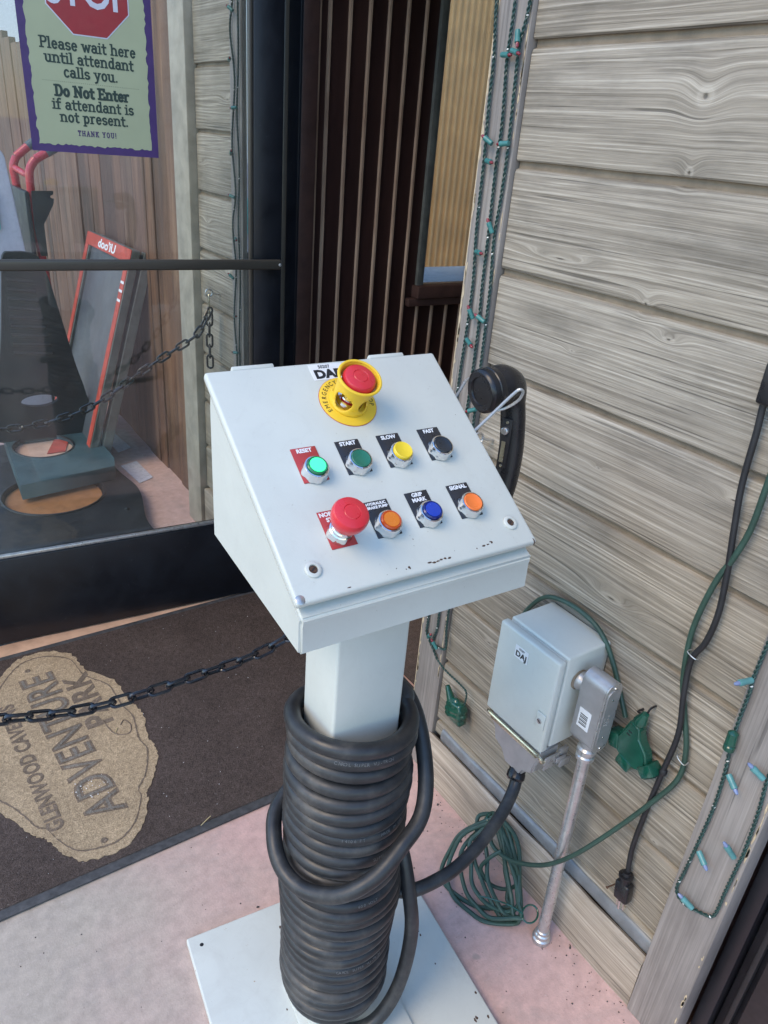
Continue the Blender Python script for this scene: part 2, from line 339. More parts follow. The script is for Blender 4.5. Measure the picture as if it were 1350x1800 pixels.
def lathe(prof, n=32, bm=None, M4=None, wave=None):
    """prof: list of (r,z); revolve about z"""
    bm = bm or bmesh.new(); rings = []
    for r, z in prof:
        ring = []
        for k in range(n):
            a = 2 * math.pi * k / n; rr = r * (wave(a, z) if wave else 1)
            co = Vector((rr * math.cos(a), rr * math.sin(a), z)); ring.append(bm.verts.new(M4 @ co if M4 else co))
        rings.append(ring)
    for a, b in zip(rings, rings[1:]):
        for k in range(n): bm.faces.new((a[k], a[(k + 1) % n], b[(k + 1) % n], b[k]))
    if prof[0][0] > 1e-5: bm.faces.new(rings[0][::-1])
    if prof[-1][0] > 1e-5: bm.faces.new(rings[-1])
    return bm
def catmull(pts, sub=8, closed=False):
    pts = [Vector(p_) for p_ in pts]; out = []; n = len(pts); rng = range(n if closed else n - 1)
    for i in rng:
        g = (lambda j: pts[j % n]) if closed else (lambda j: pts[max(0, min(n - 1, j))])
        a, b, c, d = g(i - 1), g(i), g(i + 1), g(i + 2)
        for k in range(sub):
            u = k / sub; out.append(.5 * ((2 * b) + (c - a) * u + (2 * a - 5 * b + 4 * c - d) * u * u + (3 * b - a - 3 * c + d) * u ** 3))
    if not closed: out.append(pts[-1])
    return out
def frames(pts, closed=False):
    n = len(pts); T = []
    for i in range(n):
        a = pts[(i - 1) % n] if (closed or i > 0) else pts[i]; b = pts[(i + 1) % n] if (closed or i < n - 1) else pts[i]
        T.append((b - a).normalized())
    ref = Vector((0, 0, 1)) if abs(T[0].z) < .9 else Vector((1, 0, 0))
    N = (ref - T[0] * ref.dot(T[0])).normalized(); out = []
    for i in range(n):
        if i: N = (N - T[i] * N.dot(T[i])).normalized()
        out.append((T[i], N.copy(), T[i].cross(N)))
    return out
def tube(pts, r, n=10, bm=None, closed=False):
    bm = bm or bmesh.new(); F = frames(pts, closed); rings = []
    for i, (p_, (T, N, B)) in enumerate(zip(pts, F)):
        rr = r[i] if isinstance(r, (list, tuple)) else r
        rings.append([bm.verts.new(p_ + (N * math.cos(2 * math.pi * k / n) + B * math.sin(2 * math.pi * k / n)) * rr) for k in range(n)])
    m = len(rings)
    for i in range(m if closed else m - 1):
        a, b = rings[i], rings[(i + 1) % m]
        for k in range(n): bm.faces.new((a[k], a[(k + 1) % n], b[(k + 1) % n], b[k]))
    if not closed: bm.faces.new(rings[0][::-1]); bm.faces.new(rings[-1])
    return bm
def twisted(pts, r, rt, pitch, n=6, strands=2):
    """strands twisted round a path"""
    L = [0.0]
    for a, b in zip(pts, pts[1:]): L.append(L[-1] + (b - a).length)
    step = pitch / 7; m = max(4, int(L[-1] / step)); P = []; j = 0
    for k in range(m + 1):
        s = L[-1] * k / m
        while j < len(L) - 2 and L[j + 1] < s: j += 1
        u = (s - L[j]) / max(1e-9, L[j + 1] - L[j]); P.append(pts[j].lerp(pts[j + 1], min(1, max(0, u))))
    F = frames(P); bm = bmesh.new()
    for q in range(strands):
        pp = []
        for k, (p_, (T, N, B)) in enumerate(zip(P, F)):
            a = 2 * math.pi * (L[-1] * k / m) / pitch + 2 * math.pi * q / strands
            pp.append(p_ + (N * math.cos(a) + B * math.sin(a)) * rt)
        tube(pp, r, n, bm)
    return bm
def prism(pts2, d, M4=None, bev=0.0, seg=2):
    """polygon in xy, extruded 0..d in z"""
    bm = bmesh.new(); vs = [bm.verts.new((p_[0], p_[1], 0)) for p_ in pts2]; f = bm.faces.new(vs)
    r = bmesh.ops.extrude_face_region(bm, geom=[f]); 
    for g in r['geom']:
        if isinstance(g, bmesh.types.BMVert): g.co.z = d
    if bev: bmesh.ops.bevel(bm, geom=list(bm.edges), offset=bev, segments=seg, affect='EDGES')
    if M4: bmesh.ops.transform(bm, matrix=M4, verts=bm.verts)
    return bm
def curve_mesh(splines, thick):
    cu = bpy.data.curves.new('outline', 'CURVE'); cu.dimensions = '2D'; cu.fill_mode = 'BOTH'; cu.extrude = thick / 2
    for s_ in splines:
        sp = cu.splines.new('POLY'); sp.points.add(len(s_) - 1); sp.use_cyclic_u = True
        for k, p_ in enumerate(s_): sp.points[k].co = (p_[0], p_[1], 0, 1)
    o = bpy.data.objects.new('outline', cu); COL.objects.link(o); dg = bpy.context.evaluated_depsgraph_get(); dg.update()
    me = bpy.data.meshes.new_from_object(o.evaluated_get(dg)); bpy.data.objects.remove(o); bpy.data.curves.remove(cu)
    me.transform(Matrix.Translation((0, 0, thick / 2))); me.materials.clear(); return me
def text_mesh(s_, cap, thick=.0004, bold=0.0, xs=1.0, align='CENTER', space=1.0, line=1.0):
    cu = bpy.data.curves.new('text', 'FONT'); cu.body = s_; cu.size = cap / .69; cu.extrude = thick / 2; cu.offset = bold * cap
    cu.align_x = align; cu.space_character = space; cu.space_line = line; cu.resolution_u = 3
    o = bpy.data.objects.new('text', cu); COL.objects.link(o); dg = bpy.context.evaluated_depsgraph_get(); dg.update()
    me = bpy.data.meshes.new_from_object(o.evaluated_get(dg)); bpy.data.objects.remove(o); bpy.data.curves.remove(cu)
    me.transform(Matrix.Diagonal((xs, 1, 1, 1))); me.transform(Matrix.Translation((0, 0, thick / 2))); me.materials.clear(); return me
def frame(o, x, y):
    x = Vector(x).normalized(); y = Vector(y); y = (y - x * y.dot(x)).normalized(); z = x.cross(y); o = Vector(o)
    return Matrix(((x.x, y.x, z.x, o.x), (x.y, y.y, z.y, o.y), (x.z, y.z, z.z, o.z), (0, 0, 0, 1)))
T3 = lambda x, y, z=0: Matrix.Translation((x, y, z))

# ------------------------------------------------------------------ ground
bm = bmesh.new()
bmesh.ops.create_grid(bm, x_segments=2, y_segments=2, size=150)
tag(obj('ground', bm, 'floor', sm=False), kind='structure')
# gritty specks on the concrete
bm = bmesh.new()
for k in range(210):
    if k < 120: x = 1.05 - abs(random.gauss(0, .05)); y = random.uniform(.3, 1.15)
    else: x = random.uniform(.0, 1.04); y = random.uniform(.35, 1.26)
    r = random.choice((.0012, .0016, .002, .004 if k % 9 == 0 else .0015))
    mm = T3(x, y, r * .35) @ Euler((random.random(), random.random(), random.random() * 6)).to_matrix().to_4x4() @ Matrix.Diagonal((r, r * random.uniform(.6, 1.2), r * .6, 1))
    bmesh.ops.create_icosphere(bm, subdivisions=1, radius=1, matrix=mm)
tag(obj('ground_grit', bm, 'pebble', sm=False), 'scattered dark grit and tiny pebbles on the pink concrete', 'grit', kind='stuff')

# ------------------------------------------------------------------ siding walls
ZL = [1.767 - .196 * k for k in range(-6, 9)]       # lower edges of the channels
def siding(root, y0, y1, x=1.076, zmax=2.75, zmin=.160):
    for zl in ZL:
        top, bot = zl, zl - .196 + .0125
        if bot > zmax: continue
        bot = max(bot, zmin)
        if top - bot < .02: continue
        prof = [(x + .022, bot), (x + .002, bot), (x, bot + .0025), (x, top - .009), (x + .0025, top - .003), (x + .009, top - .0002), (x + .022, top)]
        bm = bmesh.new(); n = 10; rows = []
        for k in range(n + 1):
            y = y0 + (y1 - y0) * k / n; w = [math.sin(y * 23 + zl * 40 + j) * .0005 for j in range(2)]
            rows.append([bm.verts.new((px + w[0], y, pz + (w[1] if 0 < i < 6 else 0))) for i, (px, pz) in enumerate(prof)])
        for a, b in zip(rows, rows[1:]):
            for i in range(len(prof)): bm.faces.new((a[i], a[(i + 1) % len(prof)], b[(i + 1) % len(prof)], b[i]))
        bm.faces.new(rows[0]); bm.faces.new(rows[-1][::-1])
        obj('plank', bm, 'plank', root, ang=30)
        if bot > zmin + .01: obj('channel', box(x + .010, x + .0235, y0, y1, bot - .0135, bot + .002), 'channel', root)

wall = thing('plank_wall', 'weathered grey wooden siding wall filling the right of the picture, behind the white junction box', 'wall', (1.2, .8, 0))
siding(wall, .43, 1.1525)
obj('sheathing', box(1.102, 1.2, .33, 1.25, 0, 2.75), 'brown_trim', wall)
# corner boards
def chipped_board(name, y0, y1, x0, x1, root, z1=2.75):
    return obj(name, box(x0, x1, y0, y1, .0, z1, .003), 'trim', root)
chipped_board('corner_board', 1.155, 1.252, 1.066, 1.1, wall)
chipped_board('corner_board', .322, .422, 1.05, 1.1, wall)
# chips of bare wood along the corner board edges
def chips(board_y, side, zs, n, root, mx=1.05):
    bm = bmesh.new()
    for k in range(n):
        z = random.uniform(*zs); h = random.uniform(.004, .03); w = random.uniform(.0015, .006)
        m = 7; vs = []
        for j in range(m):
            a = 2 * math.pi * j / m; vs.append(bm.verts.new((mx - .0006, board_y + side * w * (1 + math.cos(a)) * random.uniform(.6, 1.1) * .5, z + h * math.sin(a) * random.uniform(.5, 1))))
        bm.faces.new(vs)
    tag(obj('bare_patches', bm, 'bare', root, sm=False), kind='stuff')
chips(1.249, -1, (.25, 2.0), 70, wall, 1.066); chips(1.158, 1, (.3, 2.0), 60, wall, 1.066); chips(.325, 1, (.05, 1.0), 26, wall)
obj('edge_strip', box(1.070, 1.1, 1.2525, 1.258, 0, 2.75, .001), 'bare', wall)
# kick board and flashing
kb = bmesh.new(); 
prof = [(1.074, 0), (1.056, 0), (1.052, .135), (1.056, .152), (1.064, .156), (1.074, .150)]
ys = [.4235 + (1.16 - .4235) * k / 10 for k in range(11)]; rows = []
for k, y in enumerate(ys): rows.append([kb.verts.new((px - (.002 * math.sin(k * 1.3)), y, pz + (.002 * math.sin(k * 2.1) if pz > .1 else 0))) for px, pz in prof])
for a, b in zip(rows, rows[1:]):
    for i in range(6): kb.faces.new((a[i], a[(i + 1) % 6], b[(i + 1) % 6], b[i]))
kb.faces.new(rows[0]); kb.faces.new(rows[-1][::-1])
obj('kick_board', kb, 'kick', wall)
fl = bmesh.new(); rows = []
for k in range(13):
    y = .424 + (1.12 - .424) * k / 12
    rows.append([fl.verts.new((1.074 + .0085 * math.cos(a) + .002, y, .172 + (.020 + .002 * math.sin(k * 1.7)) * math.sin(a))) for a in [R(90 + 22.5 * j) for j in range(9)]])
for a, b in zip(rows, rows[1:]):
    for i in range(8): fl.faces.new((a[i], a[i + 1], b[i + 1], b[i]))
obj('flashing', fl, 'flash', wall)
# dark doorway to the right of the corner board
dr = thing('dark_door', 'black door leaf with ribbed edge at the lower right corner of the picture', 'door', (1.2, .1, 0))
obj('door_edge', box(1.108, 1.2, .292, .3195, 0, 2.6, .002), 'navy', dr)
obj('door_panel', box(1.135, 1.2, -.9, .289, 0, 2.6, .002), 'navy', dr)
obj('seal_strip', box(1.118, 1.134, .262, .272, 0, 2.6, .002), 'black_matte', dr)
obj('panel_skin', box(1.126, 1.1345, -.9, .252, 0, 2.6, .001), 'door_dark', dr)

far = thing('plank_wall', 'short grey wooden siding wall seen through the glass door, holding the far chain hook', 'wall', (1.2, 2.6, 0))
siding(far, 2.436, 2.786)
obj('sheathing', box(1.102, 1.2, 2.34, 2.94, 0, 2.75), 'brown_trim', far)
chipped_board('corner_board', 2.345, 2.432, 1.05, 1.1, far)
obj('corner_post', box(1.045, 1.11, 2.79, 2.94, 0, 2.75, .004), 'post_pale', far)
obj('base_board', box(1.06, 1.09, 2.436, 2.786, 0, .2, .003), 'kick', far)

# brown board wall further back
bw = thing('board_wall', 'tall wall of rusty brown vertical boards behind the glass door', 'wall', (1.2, 5, 0))
y = 2.944
while y < 8.5:
    w = random.choice((.10, .14, .17, .2, .24)); jx = random.uniform(-.008, .008)
    top = 2.35 if y < 5.6 else 2.02 + .05 * math.sin(y * 5)
    obj('board', box(1.14 + jx, 1.18, y, y + w - .006, 0, top, .003, 1), 'brown_board', bw); y += w
bl = thing('building', 'sunlit white building far behind the brown board wall at the top left corner', 'building', (1.5, 22, 0))
obj('facade', box(-8, 9, 22, 24, 0, 9), 'reflect_white', bl)
obj('roof', box(-8.4, 9.4, 21.6, 24.4, 9.003, 9.4, .05), 'grey_wood', bl)

# ------------------------------------------------------------------ vestibule behind the doorway
vest = thing('corrugated_wall', 'dark brown corrugated metal wall inside the doorway behind the console', 'wall', (1.9, 2.35, 0))
obj('metal_sheet', box(1.252, 1.742, 2.306, 2.34, 0, 2.6), 'corr', vest)
obj('metal_sheet', box(1.742, 3.3, 2.306, 2.34, 0, 1.06), 'corr', vest)
x = 1.318
k = 0
rib_me = None; rib_me2 = None
while x < 2.5:
    full = x < 1.715
    zt = 2.6 if full else 1.045
    for dx, mt in ((-.011, 'rib'),):
        pr = [(x - .006, 2.3075), (x - .0035, 2.297), (x + .0035, 2.297), (x + .006, 2.3075)]
        bm = bmesh.new(); lo = [bm.verts.new((a, b, 0.01)) for a, b in pr]; hi = [bm.verts.new((a, b, zt)) for a, b in pr]
        for i in range(4): bm.faces.new((lo[i], lo[(i + 1) % 4], hi[(i + 1) % 4], hi[i]))
        bm.faces.new(lo[::-1]); bm.faces.new(hi)
        obj('rib', bm, 'rib', vest)
    x += .0712
obj('brown_jamb', box(1.212, 1.268, 2.272, 2.345, 0, 2.6, .003), 'brown_trim', vest)
obj('jamb_bead', box(1.2705, 1.281, 2.286, 2.304, 0, 2.6, .002), 'rib', vest)
win = thing('window', 'window with brown sill inside the doorway, beige corrugated panel behind it', 'window', (2.1, 2.32, 1.1))
obj('frame', box(1.727, 1.757, 2.292, 2.345, 1.075, 2.6, .003), 'grey_wood', win)
obj('sill', box(1.715, 3.3, 2.262, 2.345, 1.078, 1.122, .004), 'brown_trim', win)
obj('sill_moulding', box(1.685, 3.3, 2.276, 2.304, 1.047, 1.0765, .004), 'brown_trim', win)
obj('pane', box(1.758, 3.3, 2.318, 2.322, 1.123, 2.6), 'glass', win)
bc = thing('beige_panel', 'beige corrugated panel standing beyond the window', 'panel', (3.5, 4.2, 0))
bm = bmesh.new(); prev = None; n = 0
for k in range(0, 640):
    x = 1.5 + k * .0062; yy = 4.2 + .010 * math.sin(x / .050 * 2 * math.pi)
    a = bm.verts.new((x, yy, 0)); b = bm.verts.new((x, yy, 2.5))
    if prev: bm.faces.new((prev[0], a, b, prev[1]))
    prev = (a, b)
obj('corrugated_sheet', bm, 'beige_corr', bc, ang=80)
tag(obj('ledge', box(1.45, 3.1, 2.40, 2.80, .95, 1.098, .01, 3), 'reflect_white'), 'pale rounded ledge just beyond the window above the brown sill', 'ledge')
# roof and inner walls of the vestibule
ves = thing('vestibule', 'dark covered entry room inside the doorway', 'room', (2.2, 1.4, 0))
obj('ceiling', box(1.202, 3.4, -.9, 2.346, 2.6005, 2.7), 'brown_trim', ves)
obj('side_wall', box(3.302, 3.4, -.9, 2.34, 0, 2.6), 'brown_trim', ves)
obj('inner_wall', box(1.202, 3.3, .80, .9, 0, 2.6), 'brown_trim', ves)
obj('header', box(1.101, 1.2, 1.26, 2.338, 2.3, 2.75), 'brown_trim', ves)

tag(obj('entry_floor', box(1.262, 3.3, .905, 2.30, .001, .008, .001), 'mat'), kind='structure')
# ------------------------------------------------------------------ glass door
hinge = Vector((1.16, 2.236, 0)); DA = R(-5.0)
DM = T3(*hinge) @ Matrix.Rotation(DA, 4, 'Z')       # local x runs to the hinge side, -x to the free side
door = thing('glass_door', 'open black framed glass door with long bar handle left of the console', 'door', hinge, rot=Matrix.Rotation(DA, 4, 'Z'))
obj('stile', box(-.126, -.034, -.024, .024, .012, 2.35, .003), 'navy', door, DM)
obj('hinge_strip', box(-.033, -.018, -.018, .024, .012, 2.35, .002), 'bar', door, DM)
obj('bottom_rail', box(-1.35, -.1265, -.024, .024, .012, .325, .003), 'navy', door, DM)
obj('glazing_bead', box(-1.35, -.1265, -.019, -.006, .3255, .338, .003), 'steel', door, DM)
obj('glazing_bead', box(-.137, -.1265, -.019, -.006, .3385, 2.35, .002), 'bar', door, DM)
obj('pane', box(-1.35, -.137, -.003, .003, .326, 2.35), 'glass', door, DM)
# bar handle
hb = bmesh.new(); bx(hb, -1.35, -.052, -.072, -.058, 1.211, 1.241, .0055, 3)
hd = obj('bar_handle', hb, 'bar', door, DM)
obj('handle_screw', lathe([(.0, -.004), (.005, -.004), (.005, 0), (0, .001)], 12), 'steel', hd, DM @ T3(-.0575, -.0735, 1.226) @ Matrix.Rotation(R(90), 4, 'X'))
obj('standoff', tube([Vector((-.085, -.06, 1.226)), Vector((-.085, -.02, 1.226))], .009, 12), 'bar', hd, DM)
jam = thing('door_jamb', 'dark navy door jamb between the glass door and the brown trim', 'door frame', (1.17, 2.28, 0))
obj('jamb_face', box(1.146, 1.2, 2.262, 2.336, 0, 2.35, .003), 'navy', jam)
obj('jamb_edge', box(1.2015, 1.211, 2.268, 2.336, 0, 2.35, .002), 'navy', jam)
obj('jamb_stop', box(1.085, 1.145, 2.275, 2.336, 0, 2.35, .003), 'navy', jam)

# poster on the glass (front face)
PZ0, PX0, PX1, PZT = 1.504, -.722, -.398, 2.02
PM = DM @ T3(0, -.0036, 0) @ Matrix.Rotation(R(90), 4, 'X')         # local x, local y = up, z towards the viewer
post_root = thing('stop_poster', 'green and purple STOP poster asking visitors to wait, stuck on the glass door', 'poster', PM @ Vector((-.58, 1.8, 0)))
bm = box(PX0, PX1, PZ0, PZT, 0, .0004); obj('border', bm, 'poster_purple', post_root, PM, sm=False)
random.seed(3)
ins = .018; pts = []
def torn(a, b, n):
    a = Vector(a); b = Vector(b); d = (b - a).normalized(); nn = Vector((-d.y, d.x))
    return [tuple(a.lerp(b, k / n) + nn * random.uniform(-.0026, .0026)) for k in range(n)]
pts = torn((PX0 + ins, PZ0 + ins), (PX1 - ins, PZ0 + ins), 44) + torn((PX1 - ins, PZ0 + ins), (PX1 - ins, PZT - ins), 50) + torn((PX1 - ins, PZT - ins), (PX0 + ins, PZT - ins), 44) + torn((PX0 + ins, PZT - ins), (PX0 + ins, PZ0 + ins), 50)
gp = put('torn_paper', curve_mesh([pts], .0003), 'poster_green', post_root, PM @ T3(0, 0, .0006))
pcx = (PX0 + PX1) / 2
oc = Vector((pcx + .006, 1.8735)); Rr = .108
octp = lambda r: [(oc.x + r * math.cos(R(22.5 + 45 * k)), oc.y + r * math.sin(R(22.5 + 45 * k))) for k in range(8)]
put('octagon_edge', curve_mesh([octp(Rr)], .0003), 'poster_white', post_root, PM @ T3(0, 0, .0010))
oct_ = put('octagon', curve_mesh([octp(Rr - .003)], .0003), 'poster_red', post_root, PM @ T3(0, 0, .0014))
put('lettering', text_mesh('STOP', .066, .0002, .03, .86), 'poster_white', oct_, PM @ T3(oc.x, oc.y - .036, .0019))
# slab serif alphabet for the poster, drawn with strokes
ARC = lambda cx, cy, rx, ry, a0, a1, n=10: [(cx + rx * math.cos(R(a0 + (a1 - a0) * k / n)), cy + ry * math.sin(R(a0 + (a1 - a0) * k / n))) for k in range(n + 1)]
X_ = .66     # x height
G = {  # width, strokes, serifs(x, y, halfwidth)
 'P': (.62, [[(.14, 0), (.14, 1)], [(.14, 1), (.36, 1)] + ARC(.36, .75, .2, .25, 90, -90)[1:] + [(.14, .5)]], [(.14, 0, .15), (.08, 1, .1)]),
 'D': (.70, [[(.14, 0), (.14, 1)], [(.14, 1), (.32, 1)] + ARC(.32, .5, .28, .5, 90, -90, 14)[1:] + [(.14, 0)]], [(.08, 0, .1), (.08, 1, .1)]),
 'N': (.80, [[(.14, 0), (.14, 1)], [(.14, 1), (.62, 0)], [(.62, 0), (.62, 1)]], [(.14, 0, .13), (.08, 1, .1), (.64, 1, .13)]),
 'E': (.66, [[(.14, 0), (.14, 1)], [(.14, 1), (.54, 1), (.54, .8)], [(.14, .52), (.42, .52)], [(.14, 0), (.56, 0), (.56, .22)]], [(.08, 0, .1), (.08, 1, .1)]),
 'T': (.66, [[(.32, 0), (.32, 1)], [(.06, .78), (.06, 1), (.58, 1), (.58, .78)]], [(.32, 0, .15)]),
 'H': (.78, [[(.14, 0), (.14, 1)], [(.6, 0), (.6, 1)], [(.14, .52), (.6, .52)]], [(.14, 0, .13), (.14, 1, .13), (.6, 0, .13), (.6, 1, .13)]),
 'A': (.74, [[(.1, 0), (.36, 1), (.62, 0)], [(.2, .34), (.52, .34)]], [(.1, 0, .12), (.62, 0, .12)]),
 'K': (.74, [[(.14, 0), (.14, 1)], [(.58, 1), (.16, .45)], [(.28, .58), (.6, 0)]], [(.14, 0, .13), (.14, 1, .13), (.58, 1, .12), (.6, 0, .12)]),
 'Y': (.72, [[(.34, 0), (.34, .45)], [(.1, 1), (.34, .45), (.58, 1)]], [(.34, 0, .14), (.1, 1, .12), (.58, 1, .12)]),
 'O': (.72, [ARC(.35, .5, .26, .5, 0, 360, 22)], []),
 'U': (.76, [[(.14, 1), (.14, .32)] + ARC(.36, .3, .22, .3, 180, 360, 12) + [(.58, 1)]], [(.14, 1, .13), (.58, 1, .13)]),
 'a': (.58, [ARC(.27, .46, .17, .2, 150, 0, 8) + [(.44, .06), (.52, 0)], ARC(.25, .19, .17, .19, 0, 360, 16)], []),
 'b': (.6, [[(.12, 0), (.12, 1)], ARC(.3, .33, .18, .33, 0, 360, 16)], [(.07, 1, .08)]),
 'c': (.52, [ARC(.28, .33, .19, .33, 45, 315, 14)], []),
 'd': (.64, [[(.48, 0), (.48, 1)], ARC(.29, .33, .18, .33, 0, 360, 16)], [(.43, 1, .08), (.54, 0, .07)]),
 'e': (.56, [[(.1, .36), (.46, .36)] + ARC(.28, .33, .18, .33, 8, 318, 16)], []),
 'f': (.42, [[(.18, 0), (.18, .8)] + ARC(.33, .82, .15, .18, 180, 60, 7), [(.04, .64), (.38, .64)]], [(.18, 0, .14)]),
 'h': (.66, [[(.13, 0), (.13, 1)], ARC(.32, .42, .19, .24, 180, 0, 9) + [(.51, 0)]], [(.13, 0, .11), (.08, 1, .08), (.51, 0, .11)]),
 'i': (.32, [[(.16, 0), (.16, .66)], [(.16, .9), (.16, .93)]], [(.16, 0, .13), (.1, .66, .08)]),
 'l': (.32, [[(.16, 0), (.16, 1)]], [(.16, 0, .13), (.1, 1, .08)]),
 'n': (.66, [[(.13, 0), (.13, .66)], ARC(.32, .42, .19, .24, 180, 0, 9) + [(.51, 0)]], [(.13, 0, .11), (.08, .66, .08), (.51, 0, .11)]),
 'o': (.58, [ARC(.29, .33, .19, .33, 0, 360, 18)], []),
 'p': (.62, [[(.13, -.3), (.13, .66)], ARC(.31, .33, .18, .33, 0, 360, 16)], [(.13, -.3, .12), (.08, .66, .08)]),
 'r': (.48, [[(.14, 0), (.14, .66)], ARC(.34, .42, .2, .24, 180, 70, 7)], [(.14, 0, .13), (.08, .66, .08)]),
 's': (.5, [ARC(.25, .49, .16, .16, 30, 260, 9) + ARC(.25, .17, .17, .16, 80, -150, 9)], []),
 't': (.42, [[(.18, .9), (.18, .14)] + ARC(.3, .15, .12, .15, 180, 300, 6), [(.04, .64), (.37, .64)]], []),
 'u': (.66, [[(.13, .66), (.13, .24)] + ARC(.31, .24, .18, .24, 180, 330, 8) + [(.49, .24)], [(.49, .66), (.49, 0)]], [(.07, .66, .08), (.43, .66, .08), (.55, 0, .07)]),
 'w': (.82, [[(.08, .66), (.24, 0), (.40, .6), (.56, 0), (.72, .66)]], [(.08, .66, .09), (.72, .66, .09)]),
 'y': (.62, [[(.1, .66), (.3, .02)], [(.5, .66), (.24, -.24), (.1, -.3)]], [(.1, .66, .1), (.5, .66, .1)]),
 '.': (.26, [[(.12, .02), (.12, .05)]], []), '!': (.26, [[(.12, .3), (.12, 1)], [(.12, .0), (.12, .03)]], []), ' ': (.32, [], []),
 'R': (.70, [[(.14, 0), (.14, 1)], [(.14, 1), (.36, 1)] + ARC(.36, .76, .18, .24, 90, -90)[1:] + [(.14, .52)], [(.34, .52), (.58, 0)]], [(.08, 0, .1), (.08, 1, .1), (.6, 0, .08)]),
}
def stroke_text(s_, cap, w, thick=.0002, space=0.03):
    bm = bmesh.new(); x = 0.0; zc = [0]
    def seg(a, b, ww):
        a = Vector(a); b = Vector(b); d = (b - a); 
        if d.length < 1e-6: d = Vector((1, 0))
        d.normalize(); nn = Vector((-d.y, d.x)) * ww / 2; a2 = a - d * ww * .42; b2 = b + d * ww * .42
        zc[0] += 1; z = thick + (zc[0] % 40) * 2e-6
        bm.faces.new([bm.verts.new((q_.x, q_.y, z)) for q_ in (a2 - nn, b2 - nn, b2 + nn, a2 + nn)])
    for ch in s_:
        wd, st, sf = G[ch]
        for poly in st:
            for a, b in zip(poly, poly[1:]): seg(((x + a[0]) * cap, a[1] * cap), ((x + b[0]) * cap, b[1] * cap), w * cap)
        for sx, sy, hw in sf: seg(((x + sx - hw) * cap, sy * cap), ((x + sx + hw) * cap, sy * cap), w * cap * .8)
        x += wd + space
    tw = x * cap
    for v_ in bm.verts: v_.co.x -= tw / 2
    me = bpy.data.meshes.new('lettering'); bm.to_mesh(me); bm.free(); return me
for s_, z, cap, w in (('Please wait here', 1.740, .0245, .17), ('until attendant', 1.701, .0245, .17), ('calls you.', 1.662, .0245, .17),
                      ('Do Not Enter', 1.606, .0245, .235), ('if attendant is', 1.567, .0245, .17), ('not present.', 1.528 + .002, .0245, .17)):
    z = 1.577 + (z - 1.530) * .776; cap *= .94
    put('lettering', stroke_text(s_, cap, w), 'ink_dark', gp, PM @ T3(pcx, z, .0012) @ Matrix.Diagonal((1.17, 1, 1, 1)), recenter=False)
put('lettering', stroke_text('THANK YOU!', .0115, .19, space=.22), 'ink_purple', gp, PM @ T3(pcx + .004, 1.546, .0012), recenter=False)
bm = bmesh.new()
for k in range(52): bmesh.ops.create_circle(bm, cap_ends=True, segments=6, radius=.0008, matrix=T3(pcx - .118 + k * .00463, 1.668, .0004))
obj('dotted_line', bm, 'ink_dark', gp, PM @ T3(0, 0, .0008), sm=False)

# ------------------------------------------------------------------ mat
tag(obj('sunlit_floor_strip', box(-.9, 1.06, 2.237, 2.30, .001, .007, .002), 'sunlit_floor'), 'tan strip standing for sunlit floor between the mat and the glass door', 'sunlit_strip')  # added strip; sunlight on the floor is put into its tan colour
random.seed(11)
mt = thing('door_mat', 'large dark brown carpet mat with a tan emblem lying in front of the glass door', 'mat', (.4, 1.7, 0))
bm = box(-.9, 1.25, 1.302, 2.215, .002, .010, .002); obj('pile', bm, 'mat', mt)
obj('rubber_edge', box(-.92, 1.26, 1.278, 1.303, .0015, .0075, .0015), 'mat_edge', mt)
obj('rubber_edge', box(-.92, 1.26, 2.214, 2.236, .0015, .0075, .0015), 'mat_edge', mt)
EM = [(.155, 2.162), (.207, 2.2), (.276, 2.195), (.341, 2.145), (.362, 2.051), (.424, 1.954), (.439, 1.84), (.455, 1.761), (.44, 1.66), (.443, 1.595), (.406, 1.508), (.369, 1.462), (.365, 1.432), (.325, 1.362), (.272, 1.325), (.218, 1.326), (.17, 1.344), (.136, 1.395), (.115, 1.445), (.093, 1.467), (.055, 1.55), (.0, 1.64), (-.02, 1.72), (-.035, 1.80), (-.02, 1.88), (.02, 1.95), (.045, 2.03), (.10, 2.09)]
c0 = Vector((.22, 1.76, 0))
def outline(scale, jit):
    pts = catmull([(a, b, 0) for a, b in EM], 8, True); out = []
    for p_ in pts:
        d = p_ - c0; q_ = c0 + d * (1 - scale / d.length); out.append((q_.x + random.uniform(-jit, jit), q_.y + random.uniform(-jit, jit)))
    return out
emb = put('emblem', curve_mesh([outline(0, .0036)], .002), 'mat_tan', mt, T3(0, 0, .0098))
put('emblem_line', curve_mesh([outline(.026, .0012), outline(.0305, .0012)], .0012), 'mat_letter', emb, T3(0, 0, .0115))
def mat_text(s_, cap, x, y, ang, bold, xs, mt_, z, sp=1.0):
    me = text_mesh(s_, cap, .0012, bold, xs, space=sp)
    return put('lettering', me, mt_, emb, T3(x, y, z) @ Matrix.Rotation(R(90 + ang), 4, 'Z'), recenter=False)
mat_text('ADVENTURE', .092, .288, 1.765, 4, .05, .80, 'mat_letter', .0116, 1.08)
mat_text('ADVENTURE', .092, .288, 1.765, 4, -.022, .80, 'mat_inner', .0125, 1.08).scale = (1, 1, 1)
mat_text('GLENWOOD CAVERNS', .038, .150, 1.72, 3, .05, .88, 'mat_letter', .0116, 1.05)
mat_text('PARK', .070, .365, 1.90, 3, .05, 1.0, 'mat_letter', .0116, 1.1).scale = (1, 1, 1)
put('swirl', to_mesh('swirl', tube(catmull([(.345, 1.79, 0), (.36, 1.72, 0), (.395, 1.70, 0), (.41, 1.73, 0), (.40, 1.76, 0), (.385, 1.745, 0)], 8), .0022, 6)), 'mat_letter', emb, T3(0, 0, .0118))
